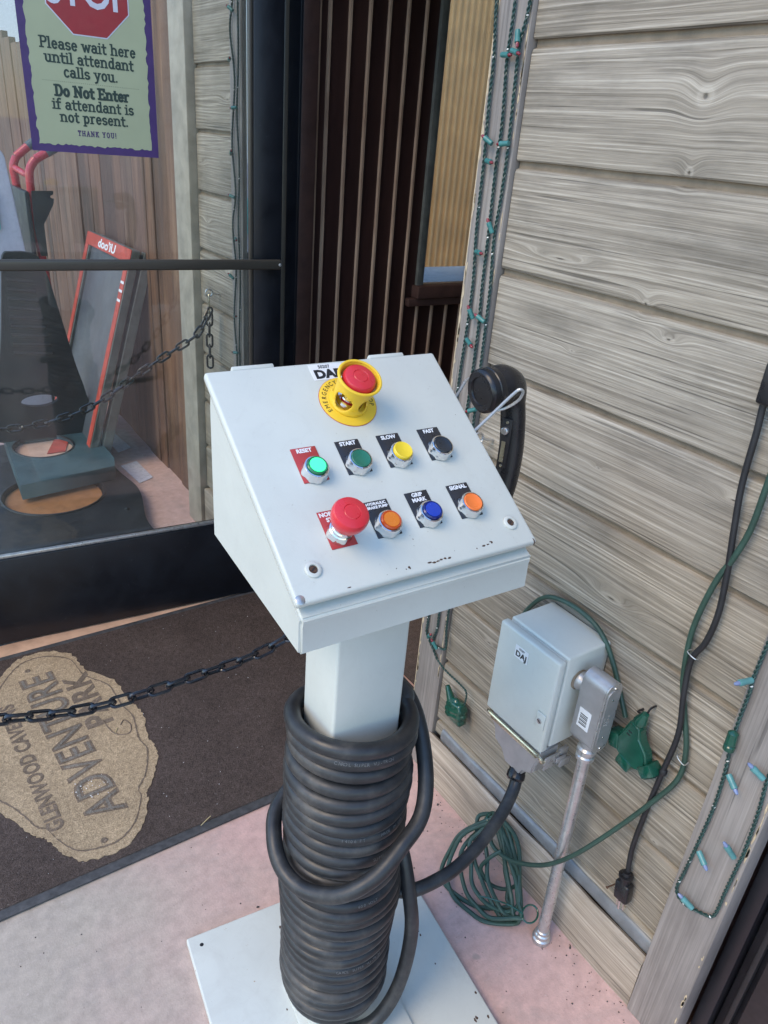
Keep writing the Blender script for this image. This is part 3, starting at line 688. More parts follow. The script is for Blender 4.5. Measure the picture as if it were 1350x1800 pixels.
for s_ in ((.205, 2.12), (.235, 1.37)):
    obj('emblem_dot', lathe([(.009, 0), (.008, .0018), (0, .002)], 14), 'mat_letter', emb, T3(s_[0], s_[1], .0115))
bm = bmesh.new()
for k in range(150):
    if k < 55: x, y = random.gauss(.255, .03), random.gauss(1.548, .02)
    else: x, y = random.uniform(0, 1.0), random.uniform(1.31, 2.2)
    r = random.uniform(.0006, .0018) * (1.3 if k < 25 else .7)
    bmesh.ops.create_icosphere(bm, subdivisions=1, radius=r, matrix=T3(x, y, .0125 if k < 55 else .0108))
tag(obj('crumbs', bm, 'crumb', sm=False), 'white crumbs scattered over the mat emblem and pile', 'crumbs', kind='stuff')
for (x, y, a, l, lb) in ((.469, 1.300, 25, .035, 'short dry straw lying by the front edge of the mat'), (.368, 1.728, 60, .02, 'tiny dry straw lying on the tan emblem below the chain')):
    d = Vector((math.cos(R(a)), math.sin(R(a)), .03)) * l / 2; c = Vector((x, y, .0145))
    tag(obj('straw', tube([c - d, c + d * .2 + Vector((0, 0, .0006)), c + d], .001, 6), 'straw'), lb, 'straw')

# ------------------------------------------------------------------ control console
LBL = Vector((.3367, .6109, 1.1288)); LW, LL = .36, .337
yaw = -.032; tl = .586
ex = Vector((math.cos(yaw), math.sin(yaw), 0)); ey = Vector((-math.sin(yaw) * math.cos(tl), math.cos(yaw) * math.cos(tl), math.sin(tl)))
LM = frame(LBL, ex, ey)                                # lid plane: x right, y up the slope, z out
CM = T3(LBL.x, LBL.y, 0) @ Matrix.Rotation(yaw, 4, 'Z')  # upright console frame
con = thing('control_console', 'white metal control console on a post with eight push buttons and an emergency stop', 'console', (.515, .75, 0))
DY, DZ = LL * math.cos(tl), LL * math.sin(tl); z0 = LBL.z
# enclosure body, extruded side profile (y, z)
side = [(.0, 1.055), (.001, z0 - .030), (-.002, z0 - .0225), (.0095, z0 - .0165), (.0095 + DY - .018, z0 - .0165 + DZ - .012), (DY - .004, z0 + DZ - .024), (DY - .001, z0 + DZ - .045), (DY - .004, 1.078)]
bm = bmesh.new(); A = [bm.verts.new((.004, a, b)) for a, b in side]; B = [bm.verts.new((LW - .004, a, b)) for a, b in side]
bm.faces.new(A); bm.faces.new(B[::-1])
for i in range(len(side)): bm.faces.new((A[i], A[(i + 1) % len(side)], B[(i + 1) % len(side)], B[i]))
bmesh.ops.recalc_face_normals(bm, faces=bm.faces); bmesh.ops.bevel(bm, geom=list(bm.edges), offset=.0035, segments=3, affect='EDGES')
body = obj('enclosure', bm, 'white', con, CM)
obj('gasket', box(.006, LW - .006, .006, LL - .006, -.019, -.0135, .001), 'seal', con, LM)
# lid tray with a rolled rim
lid = obj('lid', box(-.001, LW + .001, -.001, LL + .001, -.0125, 0, .0042, 4), 'white', con, LM)
for hx in (.038, .2487): obj('hinge_tab', box(hx, hx + .060, LL + .0005, LL + .0075, -.0100, -.0015, .0018), 'white', lid, LM)
for sx, sy in ((.0336, .0365), (.3325, .035)):
    s_ = obj('screw_bush', lathe([(.0105, 0), (.0103, .002), (.009, .003), (.006, .003), (.0055, .001), (0, .001)], 28), 'white', lid, LM @ T3(sx, sy, .0002))
    bm = lathe([(.0052, .0012), (.005, .0021), (.0, .0024)], 16); obj('lock_screw', bm, 'rust', s_, LM @ T3(sx, sy, 0))
    obj('screw_slot', box(-.0035, .0035, -.0006, .0006, .0022, .0027), 'black_matte', s_, LM @ T3(sx, sy, 0) @ Matrix.Rotation(.6, 4, 'Z'))
# chipped paint along the lower edge
random.seed(5)
def chip(u, v_, w, h, n=9):
    pts = [(u + w * math.cos(2 * math.pi * k / n) * random.uniform(.45, 1), v_ + h * math.sin(2 * math.pi * k / n) * random.uniform(.4, 1)) for k in range(n)]
    put('paint_chip', curve_mesh([pts], .0002), 'rust', lid, LM @ T3(0, 0, .0001))
for k in range(6): chip(.185 + k * .006 + random.uniform(-.001, .001), .0085 + random.uniform(-.001, .001), .0038, .0016)
for u, v_, w, h in ((.155, .0095, .0025, .0025), (.150, .0085, .001, .001), (.262, .0115, .0012, .0012), (.274, .0125, .003, .0018), (.281, .0130, .003, .0014), (.2885, .0145, .0028, .0026), (.2865, .016, .0015, .001), (.1375, .0125, .0008, .001), (.068, .0045, .0035, .0009), (.228, .016, .0006, .0005), (.178, .045, .0007, .0012), (.175, .036, .0005, .0006), (.34, .22, .0006, .0006), (.122, .008, .0006, .0008)): chip(u, v_, w, h)
obj('worn_corner', lathe([(.0052, 0), (.0042, .0016), (0, .002)], 12), 'rust', lid, LM @ T3(LW - .0045, .003, -.0042) @ Matrix.Rotation(R(75), 4, 'Y') @ T3(0, 0, .0006))
obj('worn_corner', lathe([(.0062, 0), (.005, .0008), (0, .0012)], 12), 'steel', lid, LM @ T3(.0052, .0052, -.0003))
# asset label, covered partly by the stop button
la = obj('asset_label', box(.145, .197, .306, .3335, .0001, .0006, .0002, 1), 'label', lid, LM)
put('lettering', text_mesh('50207', .0050, .0002, .03), 'ink_black', la, LM @ T3(.168, .3262, .0007), recenter=False)
put('lettering', text_mesh('DAP', .0135, .0002, .08, 1.12), 'ink_black', la, LM @ T3(.1705, .3093, .0007), recenter=False)
# legend plates and buttons
def legend(u, v_, text, mat_, cap=.0062, lines=1):
    p_ = obj('legend_plate', box(u - .0178, u + .0178, v_ - .0262, v_ + .0262, .0001, .0011, .0006, 2), mat_, con, LM)
    for k, s_ in enumerate(text.split('\n')):
        put('lettering', text_mesh(s_, cap, .0002, .06, 1.0), 'ink_white', p_, LM @ T3(u, v_ + .0262 - .0022 - cap - k * (cap * 1.45), .0012), recenter=False)
    return p_
def button(u, v_, cap_mat, rim_mat=None, raised=.0):
    SC = Matrix.Diagonal((1.1, 1.1, 1.08, 1)); wav = lambda a, z: 1 + (.035 * math.cos(8 * a) if z < .006 else 0)
    bz = obj('push_button', lathe([(.0160, .0012), (.0163, .0026), (.0158, .0052), (.0149, .0070), (.0149, .0122), (.0143, .0134), (.0129, .0137), (.0124, .0117)], 48, wave=wav), 'chrome', con, LM @ T3(u, v_, 0) @ SC)
    if rim_mat:
        obj('button_rim', lathe([(.0121, .0140), (.0121, .0192), (.0112, .0202), (.0098, .0196), (0, .0192)], 32), rim_mat, bz, LM @ T3(u, v_, -.0030) @ SC)
        obj('button_cap', lathe([(.0097, .0194), (.0093, .0204), (0, .0206)], 32), cap_mat, bz, LM @ T3(u, v_, -.0030) @ SC)
    else: obj('button_cap', lathe([(.0120, .0140), (.0120, .0160 + raised), (.0112, .0168 + raised), (.0105, .0164 + raised), (0, .0162 + raised)], 32), cap_mat, bz, LM @ T3(u, v_, -.0023) @ SC)
    return bz
U = [.0855, .1495, .2130, .2800]; V1, V2 = .1765, .0825
BO = -.0105
legend(U[0], V1, 'RESET', 'plate_red', .0056); button(U[0] + .001, V1 + BO - .002, 'btn_lit', 'btn_lit_rim')
legend(U[1], V1 + .001, 'START', 'plate_black', .0056); button(U[1] + .001, V1 + BO - .001, 'btn_green')
legend(U[2], V1 + .001, 'SLOW', 'plate_black', .0056); button(U[2] + .001, V1 + BO - .001, 'btn_yellow', None, .0035)
legend(U[3], V1 + .001, 'FAST', 'plate_black', .0056); button(U[3] + .001, V1 + BO - .001, 'btn_black')
legend(U[0] - .001, V2 - .001, 'NORMAL\nSTOP', 'plate_red', .0054)
legend(U[1], V2 - .0005, 'HYDRAULIC\nBRAKE PUMP', 'plate_black', .0037); button(U[1] + .001, V2 + BO - .002, 'btn_amber', 'btn_amber_rim')
legend(U[2], V2 + .001, 'GRIP\nMARK', 'plate_black', .0054); button(U[2] + .001, V2 + BO - .001, 'btn_blue', 'btn_blue_rim')
legend(U[3], V2, 'SIGNAL', 'plate_black', .0056); button(U[3] + .001, V2 + BO - .001, 'btn_orange')
# mushroom stop
NS = LM @ T3(U[0] - .0025, V2 - .0085, 0)
mb = obj('mushroom_button', lathe([(.0162, .0012), (.0164, .004), (.0150, .0085), (.0150, .0125), (.0138, .0135), (.0138, .018), (.0128, .019), (.0128, .024), (.0120, .025), (.0120, .029), (.011, .0295)], 40, wave=lambda a, z: 1 + (.03 * math.cos(8 * a) if z < .008 else 0)), 'chrome', con, NS)
obj('mushroom_head', lathe([(.0150, .0275), (.0170, .030), (.0198, .0375), (.0206, .044), (.0204, .048), (.0188, .0515), (.0150, .0533), (.0095, .0538), (.0090, .0530), (.0082, .0538), (0, .0541)], 48), 'red_btn', mb, NS @ Matrix.Diagonal((1.12, 1.12, 1, 1)))
# emergency stop with its yellow guard
ES = LM @ T3(.1795, .2650, 0) @ Matrix.Diagonal((1.2, 1.2, 1.02, 1))
es = obj('emergency_stop', lathe([(.0345, .0003), (.0345, .0012), (.0338, .0017), (0, .0017)], 56), 'yellow', con, ES)
obj('plate_edge', lathe([(.0350, .0001), (.0350, .0006), (.034, .0007), (0, .0007)], 56), 'plate_red', es, ES)
# shroud: open cup with four oval windows, wall built as a perforated sleeve
def shroud():
    bm = bmesh.new(); n = 96; m = 30; grid = {}
    ro = lambda s: .0215 + (.0030 * max(0, s - .62) / .38) + (.0025 * max(0, .18 - s) / .18)
    for layer, off in ((0, 0), (1, -.0024)):
        for i in range(m + 1):
            s = i / m
            for k in range(n):
                a = 2 * math.pi * k / n; r = ro(s) + off
                grid[layer, i, k] = bm.verts.new((r * math.cos(a), r * math.sin(a), .0017 + s * .047))
    def hole(i, k):
        s = (i + .5) / m; a = ((k + .5) / n * 4 + .15) % 1.0
        return ((a - .5) / .36) ** 2 + ((s - .36) / .27) ** 2 < 1
    solid = lambda i, k: 0 <= i < m and not hole(i, k % n)
    for i in range(m):
        for k in range(n):
            if not solid(i, k): continue
            k2 = (k + 1) % n; o = [grid[0, i, k], grid[0, i, k2], grid[0, i + 1, k2], grid[0, i + 1, k]]; q = [grid[1, i, k], grid[1, i, k2], grid[1, i + 1, k2], grid[1, i + 1, k]]
            bm.faces.new(o); bm.faces.new(q[::-1])
            if not solid(i + 1, k): bm.faces.new((o[3], o[2], q[2], q[3]))
            if not solid(i - 1, k): bm.faces.new((o[1], o[0], q[0], q[1]))
            if not solid(i, k + 1): bm.faces.new((o[2], o[1], q[1], q[2]))
            if not solid(i, k - 1): bm.faces.new((o[0], o[3], q[3], q[0]))
    bmesh.ops.remove_doubles(bm, verts=bm.verts, dist=1e-6)
    for v_ in [v_ for v_ in bm.verts if not v_.link_faces]: bm.verts.remove(v_)
    # soften the stair-stepped rims of the windows
    rim = [v_ for v_ in bm.verts if any(len(e.link_faces) == 2 and e.calc_face_angle(0) > R(60) for e in v_.link_edges)]
    for _ in range(3): bmesh.ops.smooth_vert(bm, verts=rim, factor=.5, use_axis_x=True, use_axis_y=True, use_axis_z=True)
    return bm
obj('guard', shroud(), 'yellow', es, ES, ang=50)
obj('guard_rim', tube([Vector((.0243 * math.cos(2 * math.pi * k / 48), .0243 * math.sin(2 * math.pi * k / 48), .0495)) for k in range(48)], .0018, 8, closed=True), 'yellow', es, ES)
obj('stem', lathe([(.0165, .0018), (.0165, .006), (.015, .008), (.015, .013), (.0125, .014), (.0125, .026)], 32), 'chrome', es, ES)
obj('stop_head', lathe([(.0100, .026), (.0150, .030), (.0185, .0385), (.0193, .045), (.0188, .049), (.0170, .0520), (.0130, .0535), (.0088, .0539), (.0083, .0531), (.0076, .0539), (0, .0542)], 48), 'red_btn', es, ES)
for word, a0, step in (('EMERGENCY', 200, -12.2), ('STOP', 20, -12.2)):
    for k, ch in enumerate(word):
        a = R(a0 + k * step); rr = .0262
        put('lettering', text_mesh(ch, .0054, .0002, .0, .9), 'ink_black', es, ES @ T3(rr * math.cos(a), rr * math.sin(a), .0018) @ Matrix.Rotation(a - R(90), 4, 'Z'), recenter=False)
# post and base
PYAW = R(-3); PCM = T3(.515, .75, 0) @ Matrix.Rotation(PYAW, 4, 'Z')
obj('post', box(-.06, .06, -.05, .05, .0265, 1.062, .005, 3), 'white', con, PCM)
obj('post_weld', box(-.066, .066, -.056, .056, 1.048, 1.058, .003), 'white', con, PCM)
BMX = T3(.545, .735, 0) @ Matrix.Rotation(R(-6.5), 4, 'Z')
base = obj('base_plate', box(-.262, .262, -.262, .262, .001, .0185, .004, 3), 'white_base', con, BMX)
obj('foot_flange', box(-.105, .10, -.15, .085, .0187, .0265, .002), 'white_base', con, BMX)
for sx, sy in ((-.092, .072), (.088, .072)):
    b_ = obj('bolt', lathe([(.0105, .0266), (.0105, .0280), (.0078, .0281), (.0078, .0335), (.0066, .0345), (0, .0345)], 6 * 4), 'steel', con, BMX @ T3(sx, sy, 0))
for sx, sy in ((-.235, .235), (.24, .235), (.24, -.235)):
    obj('bolt_hole', lathe([(.0042, 0), (0, .0002)], 14), 'black_matte', base, BMX @ T3(sx, sy, .0186))
random.seed(21)
for k in range(16):
    u, v_ = (random.uniform(.2, .258), random.uniform(-.26, .2)) if k < 10 else (random.uniform(-.24, .0), random.uniform(-.1, .24))
    n = 8; rr = random.uniform(.0012, .0042) if k != 3 else .010
    put('rust_spot', curve_mesh([[(u + rr * math.cos(2 * math.pi * j / n) * random.uniform(.4, 1), v_ + 1.4 * rr * math.sin(2 * math.pi * j / n) * random.uniform(.4, 1)) for j in range(n)]], .0002), 'rust', base, BMX @ T3(0, 0, .0186))
# wire hook on the right flank that carries the handset
pr = LM @ Vector((LW - .004, .25, -.02)); pl_ = LM @ Vector((LW - .004, .19, -.02))
hk = tube(catmull([pr, pr.lerp(Vector((.79, .888, 1.262)), .5), Vector((.79, .888, 1.262)), Vector((.822, .900, 1.258)), Vector((.835, .892, 1.250))], 8), .0024, 8)
tube(catmull([pl_, pl_.lerp(Vector((.797, .785, 1.270)), .5), Vector((.797, .785, 1.270)), Vector((.806, .782, 1.275)), Vector((.815, .785, 1.268)), Vector((.817, .795, 1.252)), Vector((.808, .809, 1.237)), Vector((.795, .822, 1.229))], 8), .0024, 8, hk)
obj('wire_hook', hk, 'hook_wire', con)

# ------------------------------------------------------------------ handset
hs = thing('telephone_handset', 'black telephone handset hanging in the wire hook on the right side of the console', 'handset', (.83, .84, 1.2))
ax = Vector((-.97, .05, -.12)).normalized()          # the ear cup faces the console
side_ = Vector((0, 0, 1)).cross(ax).normalized(); FC = Vector((.778, .842, 1.256))
HM = frame(FC - ax * .029, side_, ax.cross(side_)) @ Matrix.Diagonal((1.15, 1.15, 1, 1))
obj('ear_cap', lathe([(.0, .0262), (.0195, .0258), (.0205, .0285), (.0275, .0290), (.0305, .0262), (.0312, .022), (.0312, .014), (.0300, .0125), (.0312, .011), (.0312, .002), (.0300, .0)], 44), 'black_plastic', hs, HM)
pts = catmull([FC - ax * .028, FC - ax * .044, (.836, .838, 1.256), (.845, .834, 1.236), (.848, .829, 1.205), (.849, .824, 1.165), (.846, .820, 1.125), (.838, .817, 1.085), (.822, .815, 1.045)], 6)
rad = []
for i in range(len(pts)):
    q_ = i / (len(pts) - 1) * 8; rad.append(.0352 if q_ < 1 else (.0352 - (q_ - 1) * .0045 if q_ < 2 else (max(.0205, .0307 - (q_ - 2) * .009))))
obj('grip', tube(pts, rad, 24), 'black_plastic', hs)
obj('mouth_cap', lathe([(.0, .026), (.026, .0255), (.030, .022), (.030, 0)], 40), 'black_plastic', hs, frame((.832, .815, 1.035), side_, (ax + Vector((0, 0, .5))).normalized().cross(side_)))
pn = Vector((-.93, -.36, 0)).normalized(); px_ = Vector((.36, -.93, 0)).normalized(); gz_ = Vector((.846, .826, 0)) + pn * .0200
PP = lambda z_: frame(gz_ + Vector((0, 0, z_)), px_, (0, 0, 1))
obj('side_plate', box(-.0085, .0085, -.045, .045, -.002, .0022, .001), 'black_matte', hs, PP(1.168))
obj('press_button', lathe([(.0062, 0), (.0062, .006), (.005, .0072), (0, .0075)], 24), 'steel', hs, PP(1.193) @ T3(-.001, 0, .002))
obj('spec_plate', box(-.0035, .0035, -.018, .018, 0, .0008), 'zinc', hs, PP(1.156) @ T3(-.001, 0, .0024))
for dz in (1.207, 1.131): obj('plate_screw', lathe([(.0028, 0), (.0022, .0012), (0, .0014)], 12), 'zinc', hs, PP(dz) @ T3(0, 0, .0022))

# ------------------------------------------------------------------ cable wound round the post
random.seed(2)
cab = thing('power_cable', 'thick black rubber cable wound in a tall coil around the console post', 'cable', (.515, .75, .027))
cr = .0136; turns = 27; ppt = 44; P = []
ztop, zbot = .790, .098
jr = [random.uniform(-.0032, .0032) for _ in range(turns + 3)]; jt = [random.uniform(-.0065, .0065) for _ in range(turns + 3)]; jp = [random.uniform(-1, 1) for _ in range(turns + 3)]
for k in range(turns * ppt + 1):
    tt = k / ppt; i = int(tt); u = tt - i; u = u * u * (3 - 2 * u)
    L_ = lambda arr: arr[i] * (1 - u) + arr[i + 1] * u
    s = tt / turns; z = ztop + (zbot - ztop) * s
    rr = .0915 + .004 * math.sin(math.pi * min(1, s * 1.1)) * (1 if s > .55 else .3) + L_(jr) - (.012 * max(0, s - .92) / .08)
    a = -2 * math.pi * tt + R(-10)
    tilt = .012 * (1 - .5 * s) + .006 * math.sin(tt * .9)
    rr += .0045 * max(0, math.sin(tt * 1.37 + 1.0)) ** 6 * max(0, math.sin(a + tt * .7))
    P.append(Vector((.517 + rr * math.cos(a), .75 + rr * math.sin(a), z - tilt * math.cos(a - R(20)) + L_(jt) * math.sin(a + L_(jp)))))
obj('coil', tube(P, cr, 14), 'rubber', cab)
e0 = P[0]
loose = [e0, e0 + Vector((.006, .024, .012)), (.575, .845, .793), (.628, .80, .778), (.640, .745, .745), (.625, .682, .680), (.594, .640, .625), (.542, .622, .596), (.495, .617, .566), (.452, .632, .537), (.423, .664, .515), (.402, .705, .505), (.394, .748, .513), (.402, .788, .533), (.43, .83, .548), (.50, .862, .56), (.57, .85, .55), (.62, .80, .50), (.632, .73, .44), (.628, .675, .34), (.630, .662, .26), (.618, .655, .17), (.592, .650, .105), (.555, .652, .062), (.515, .668, .045), (.48, .70, .042)]
obj('loose_turn', tube(catmull(loose, 10), cr, 14), 'rubber', cab)
feed = [(.52, .86, .30), (.58, .80, .325), (.62, .70, .345), (.70, .678, .352), (.78, .683, .366), (.87, .709, .383), (.925, .733, .402), (.948, .747, .425), (.955, .752, .445)]
obj('feed_run', tube(catmull(feed, 10), .0128, 14), 'rubber', cab)
# worn print on the jacket
def jacket_text(s_, turn, ang0, cap=.0052):
    bm = bmesh.new()
    for k, ch in enumerate(s_):
        if ch == ' ': continue
        a = ang0 + k * .046; tt = turn + 0.0
        fi = ((-a - R(10)) / (2 * math.pi) + turn) * ppt; idx = int(fi)
        if idx < 1 or idx >= len(P) - 2: continue
        p_ = P[idx].lerp(P[idx + 1], fi - idx); tg = (P[idx - 1] - P[idx + 1]).normalized(); outw = (p_ - Vector((.515, .75, p_.z))).normalized(); outw = (outw + Vector((0, 0, .35))).normalized(); outw = (outw - tg * outw.dot(tg)).normalized()
        yv = outw.cross(tg)
        if yv.z < 0: yv = -yv
        me = text_mesh(ch, cap, .00015, -.01, 1.0); me.transform(frame(p_ + outw * (cr + .0004), -tg if (-tg).cross(yv).dot(outw) > 0 else tg, yv)); bm.from_mesh(me); bpy.data.meshes.remove(me)
    tag(obj('jacket_print', bm, 'ink_grey', cab, sm=False), kind=None)
jacket_text('CAROL SUPER VU-TRON', 1, R(-135)); jacket_text('14106 FT', 7, R(-125)); jacket_text('MADE IN USA', 7, R(-88)); jacket_text('SUPER VU-TRON', 9, R(-95)); jacket_text('600 VOLT', 13, R(-105)); jacket_text('CAROL SUPER VU-TRON', 20, R(-120))

# ------------------------------------------------------------------ wall box
jb = thing('junction_box', 'white junction box with a quarter turn lock mounted low on the plank wall', 'electrical box', (1.0, .77, .65))
obj('box_body', box(.956, 1.074, .692, .850, .548, .768, .005, 3), 'white', jb)
obj('box_lip', box(.9505, .9555, .6965, .8455, .5525, .7635, .002), 'white', jb)
cover = obj('cover', box(.930, .950, .690, .852, .546, .766, .005, 3), 'white', jb)
FM = frame((.930, 0, 0), (0, -1, 0), (0, 0, 1))       # on the cover: x to the right (−y), y up, z towards −x
lk = obj('lock', box(-.716, -.694, .604, .640, .0003, .004, .001), 'white', cover, FM)
obj('lock_core', lathe([(.0058, .004), (.0056, .0052), (0, .0054)], 24), 'steel', lk, FM @ T3(-.706, .621, 0))
obj('lock_slot', box(-.0045, .0045, -.0009, .0009, .0053, .0058), 'black_matte', lk, FM @ T3(-.706, .621, 0) @ Matrix.Rotation(-.5, 4, 'Z'))
al = obj('asset_label', box(-.802, -.766, .712, .740, .0003, .0007), 'label', cover, FM)
put('lettering', text_mesh('50207', .0042, .0002, .02), 'ink_black', al, FM @ T3(-.784, .7325, .0008), recenter=False)
put('lettering', text_mesh('DAJ', .0120, .0002, .045, 1.05), 'ink_black', al, FM @ T3(-.784, .7165, .0008), recenter=False)
obj('entry_washer', lathe([(.0215, 0), (.0215, .002), (.019, .0035), (.012, .0035)], 26), 'channel', jb, frame((.997, .691, .706), (1, 0, 0), (0, 0, 1)))
# plug housing below the box
hp = thing('cable_connector', 'grey cast metal cable connector with latch hanging under the white junction box', 'connector', (.955, .77, .5))
prof = [(.838, .545), (.838, .520), (.826, .505), (.820, .480), (.795, .468), (.780, .445), (.735, .445), (.727, .462), (.706, .475), (.700, .505), (.694, .520), (.694, .545)]
bm = bmesh.new(); A = [bm.verts.new((.937, a, b)) for a, b in prof]; B = [bm.verts.new((.990, a, b)) for a, b in prof]
bm.faces.new(A); bm.faces.new(B[::-1])
for i in range(len(prof)): bm.faces.new((A[i], A[(i + 1) % len(prof)], B[(i + 1) % len(prof)], B[i]))
bmesh.ops.recalc_face_normals(bm, faces=bm.faces); bmesh.ops.bevel(bm, geom=list(bm.edges), offset=.004, segments=3, affect='EDGES')
obj('housing', bm, 'alu', hp)
obj('latch_bar', tube(catmull([(.990, .690, .520), (.940, .688, .522), (.9325, .692, .536), (.9325, .765, .5365), (.9325, .842, .5365), (.945, .844, .528)], 6), .0035, 8), 'zinc', hp)
obj('latch_bar', box(.931, .936, .700, .835, .525, .532, .001), 'zinc', hp)
obj('latch_lever', box(.945, .985, .684, .6885, .498, .530, .002), 'steel', hp)
bm = bmesh.new(); bx(bm, .990, 1.012, .686, .694, .500, .532, .002); bx(bm, .986, 1.016, .678, .684, .492, .512, .002); bx(bm, .975, 1.000, .679, .6835, .508, .520, .001)
obj('latch_clip', bm, 'alu', hp)
gd = (Vector(feed[-3]) - Vector(feed[-1])).normalized(); GM = frame(Vector((.958, .7565, .450)), gd.orthogonal(), gd.cross(gd.orthogonal()))
obj('gland_neck', lathe([(.015, -.012), (.015, .010)], 24), 'post_pale', hp, GM)
gl_ = obj('gland_nut', lathe([(.0165, .006), (.0178, .008), (.0178, .018), (.0190, .020), (.0190, .031), (.0150, .036), (.0130, .0365)], 36, wave=lambda a, z: 1 + (.02 * math.cos(12 * a) if z > .019 else 0)), 'black_plastic', hp, GM)

# ------------------------------------------------------------------ conduit with fitting
cd = thing('metal_conduit', 'galvanised metal conduit rising from the floor to the side of the white junction box', 'conduit', (1.0, .638, 0))
obj('pipe', tube([Vector((1.0, .627, .02)), Vector((1.0, .632, .25)), Vector((1.0, .6385, .575))], .0125, 24), 'steel', cd)
obj('foot_coupling', lathe([(.020, .001), (.0205, .006), (.0205, .013), (.0175, .016), (.0175, .026), (.015, .029), (.015, .036), (.0126, .038)], 28), 'steel', cd, T3(1.0, .627, 0))
obj('compression_nut', lathe([(.0135, .548), (.0185, .551), (.0185, .558), (.016, .561), (.016, .566), (.0192, .568), (.0192, .576), (.0150, .580)], 28), 'steel', cd, T3(1.0, .638, 0))
# conduit body: rounded oblong, cover on the −y face
def oblong(w, h, r, n=8):
    out = []
    for cx_, cy_, a0 in ((w / 2 - r, h / 2 - r, 0), (-w / 2 + r, h / 2 - r, 90), (-w / 2 + r, -h / 2 + r, 180), (w / 2 - r, -h / 2 + r, 270)):
        for k in range(n + 1): a = R(a0 + 90 * k / n); out.append((cx_ + r * math.cos(a), cy_ + r * math.sin(a)))
    return out
OM = frame((1.0, .670, .668), (1, 0, 0), (0, 0, 1))   # x right, y up, z towards −y
fit = obj('conduit_body', prism(oblong(.044, .165, .0215), .054, bev=.0), 'alu', cd, OM)
obj('body_neck', lathe([(.0150, .572), (.0150, .590), (.019, .602)], 24), 'alu', cd, T3(1.0, .638, 0))
cov = obj('cover_plate', prism(oblong(.045, .166, .0220), .003, T3(0, 0, .0543), bev=.0008), 'steel', cd, OM)
obj('cover_boss', prism(oblong(.034, .138, .0165), .0016, T3(0, 0, .0574), bev=.0005), 'alu', cov, OM)
for dy in (.072, -.072, .045, -.045): obj('cover_screw', lathe([(.0028, .0574), (.0024, .0592), (0, .0594)], 12), 'chrome', cov, OM @ T3(0, dy, 0))
for i_, s_ in enumerate(('LR77', '1/2 3/4')): put('lettering', text_mesh(s_, .006, .0004, 0, 1.0), 'steel', cov, OM @ T3(-.004 + i_ * .009, -.004, .0591) @ Matrix.Rotation(R(90), 4, 'Z'), recenter=False)
obj('hub', lathe([(.0195, 0), (.0195, .006), (.0165, .010), (.0165, .022)], 28), 'alu', cd, frame((.999, .689, .706), (1, 0, 0), (0, 0, 1)))
st = obj('barcode_sticker', box(-.660, -.632, .628, .672, .0002, .0006, .0001, 1), 'label', cd, frame((.978, 0, 0), (0, -1, 0), (0, 0, 1)) @ T3(0, 0, 0))
bm = bmesh.new(); xx = .634
random.seed(9)
SM_ = frame((.978, 0, 0), (0, -1, 0), (0, 0, 1))
for k_b, w in enumerate((.0022, .0012, .0022, .0012, .0022, .0016, .0022)):
    zz = .6355 + k_b * .0038; bx(bm, -.656, -.638, zz, zz + w, .0007, .0009)
obj('barcode', bm, 'ink_black', st, SM_, sm=False)

# ------------------------------------------------------------------ cords on the wall
def shift(pts, dx=0.0): return [Vector((p_[0] + dx, p_[1], p_[2])) for p_ in pts]
BK = [(1.06, .530, 1.45), (1.06, .534, 1.339), (1.06, .542, 1.307), (1.06, .539, 1.255), (1.06, .536, 1.173), (1.06, .526, 1.099), (1.06, .514, 1.022), (1.06, .507, .949), (1.06, .512, .889), (1.06, .526, .843), (1.055, .517, .775), (1.055, .504, .694), (1.055, .510, .591), (1.06, .519, .463), (1.06, .521, .381), (1.06, .516, .328), (1.06, .512, .298)]
bkc = thing('black_cord', 'black power cord with a three pin plug hanging down the plank wall on the right', 'cord', (1.06, .52, .8))
obj('cord', tube(catmull(BK, 6), .0052, 10), 'black_matte', bkc)
obj('cord_joint', lathe([(.0056, -.007), (.0072, -.003), (.0072, .003), (.0056, .007)], 14), 'black_matte', bkc, T3(1.0555, .5085, .600))
obj('inline_connector', box(1.042, 1.068, .524, .548, 1.300, 1.362, .005, 3), 'black_plastic', bkc)
PB = frame((1.056, .509, .272), (0, -1, .12), (0, .12, 1)) @ Matrix.Scale(1.3, 4)
pg = obj('plug', box(-.0125, .0125, -.020, .016, -.009, .009, .004, 3), 'black_plastic', bkc, PB)
obj('plug_neck', lathe([(.0095, .012), (.0080, .020), (.0085, .026), (.0115, .027), (.0115, .030), (.0070, .031), (.0060, .036)], 16), 'black_plastic', pg, PB @ Matrix.Rotation(R(-90), 4, 'X'))
for dx in (-.006, .006): obj('prong', box(dx - .0008, dx + .0008, -.036, -.0195, -.004, .004), 'chrome', pg, PB)
obj('prong', lathe([(.0022, -.036), (.0022, -.0195)], 10), 'chrome', pg, PB @ T3(0, 0, .006) @ Matrix.Rotation(R(-90), 4, 'X'))
GC = [(1.06, .497, 1.30), (1.06, .499, 1.189), (1.06, .501, 1.111), (1.06, .512, 1.054), (1.06, .527, 1.004), (1.06, .538, .930), (1.062, .540, .870), (1.066, .531, .790), (1.066, .509, .730), (1.064, .486, .668), (1.062, .482, .602), (1.05, .509, .522), (1.03, .555, .410), (.99, .60, .315), (.975, .655, .235), (.978, .737, .158), (.985, .800, .130), (1.0, .835, .140), (1.008, .848, .158)]
gcc = thing('green_extension_cord', 'green extension cord crossing the plank wall, with a tied bundle by the conduit foot', 'cord', (1.0, .7, .2))
obj('cord', tube(catmull(GC, 8), .0050, 10), 'green_cord', gcc)
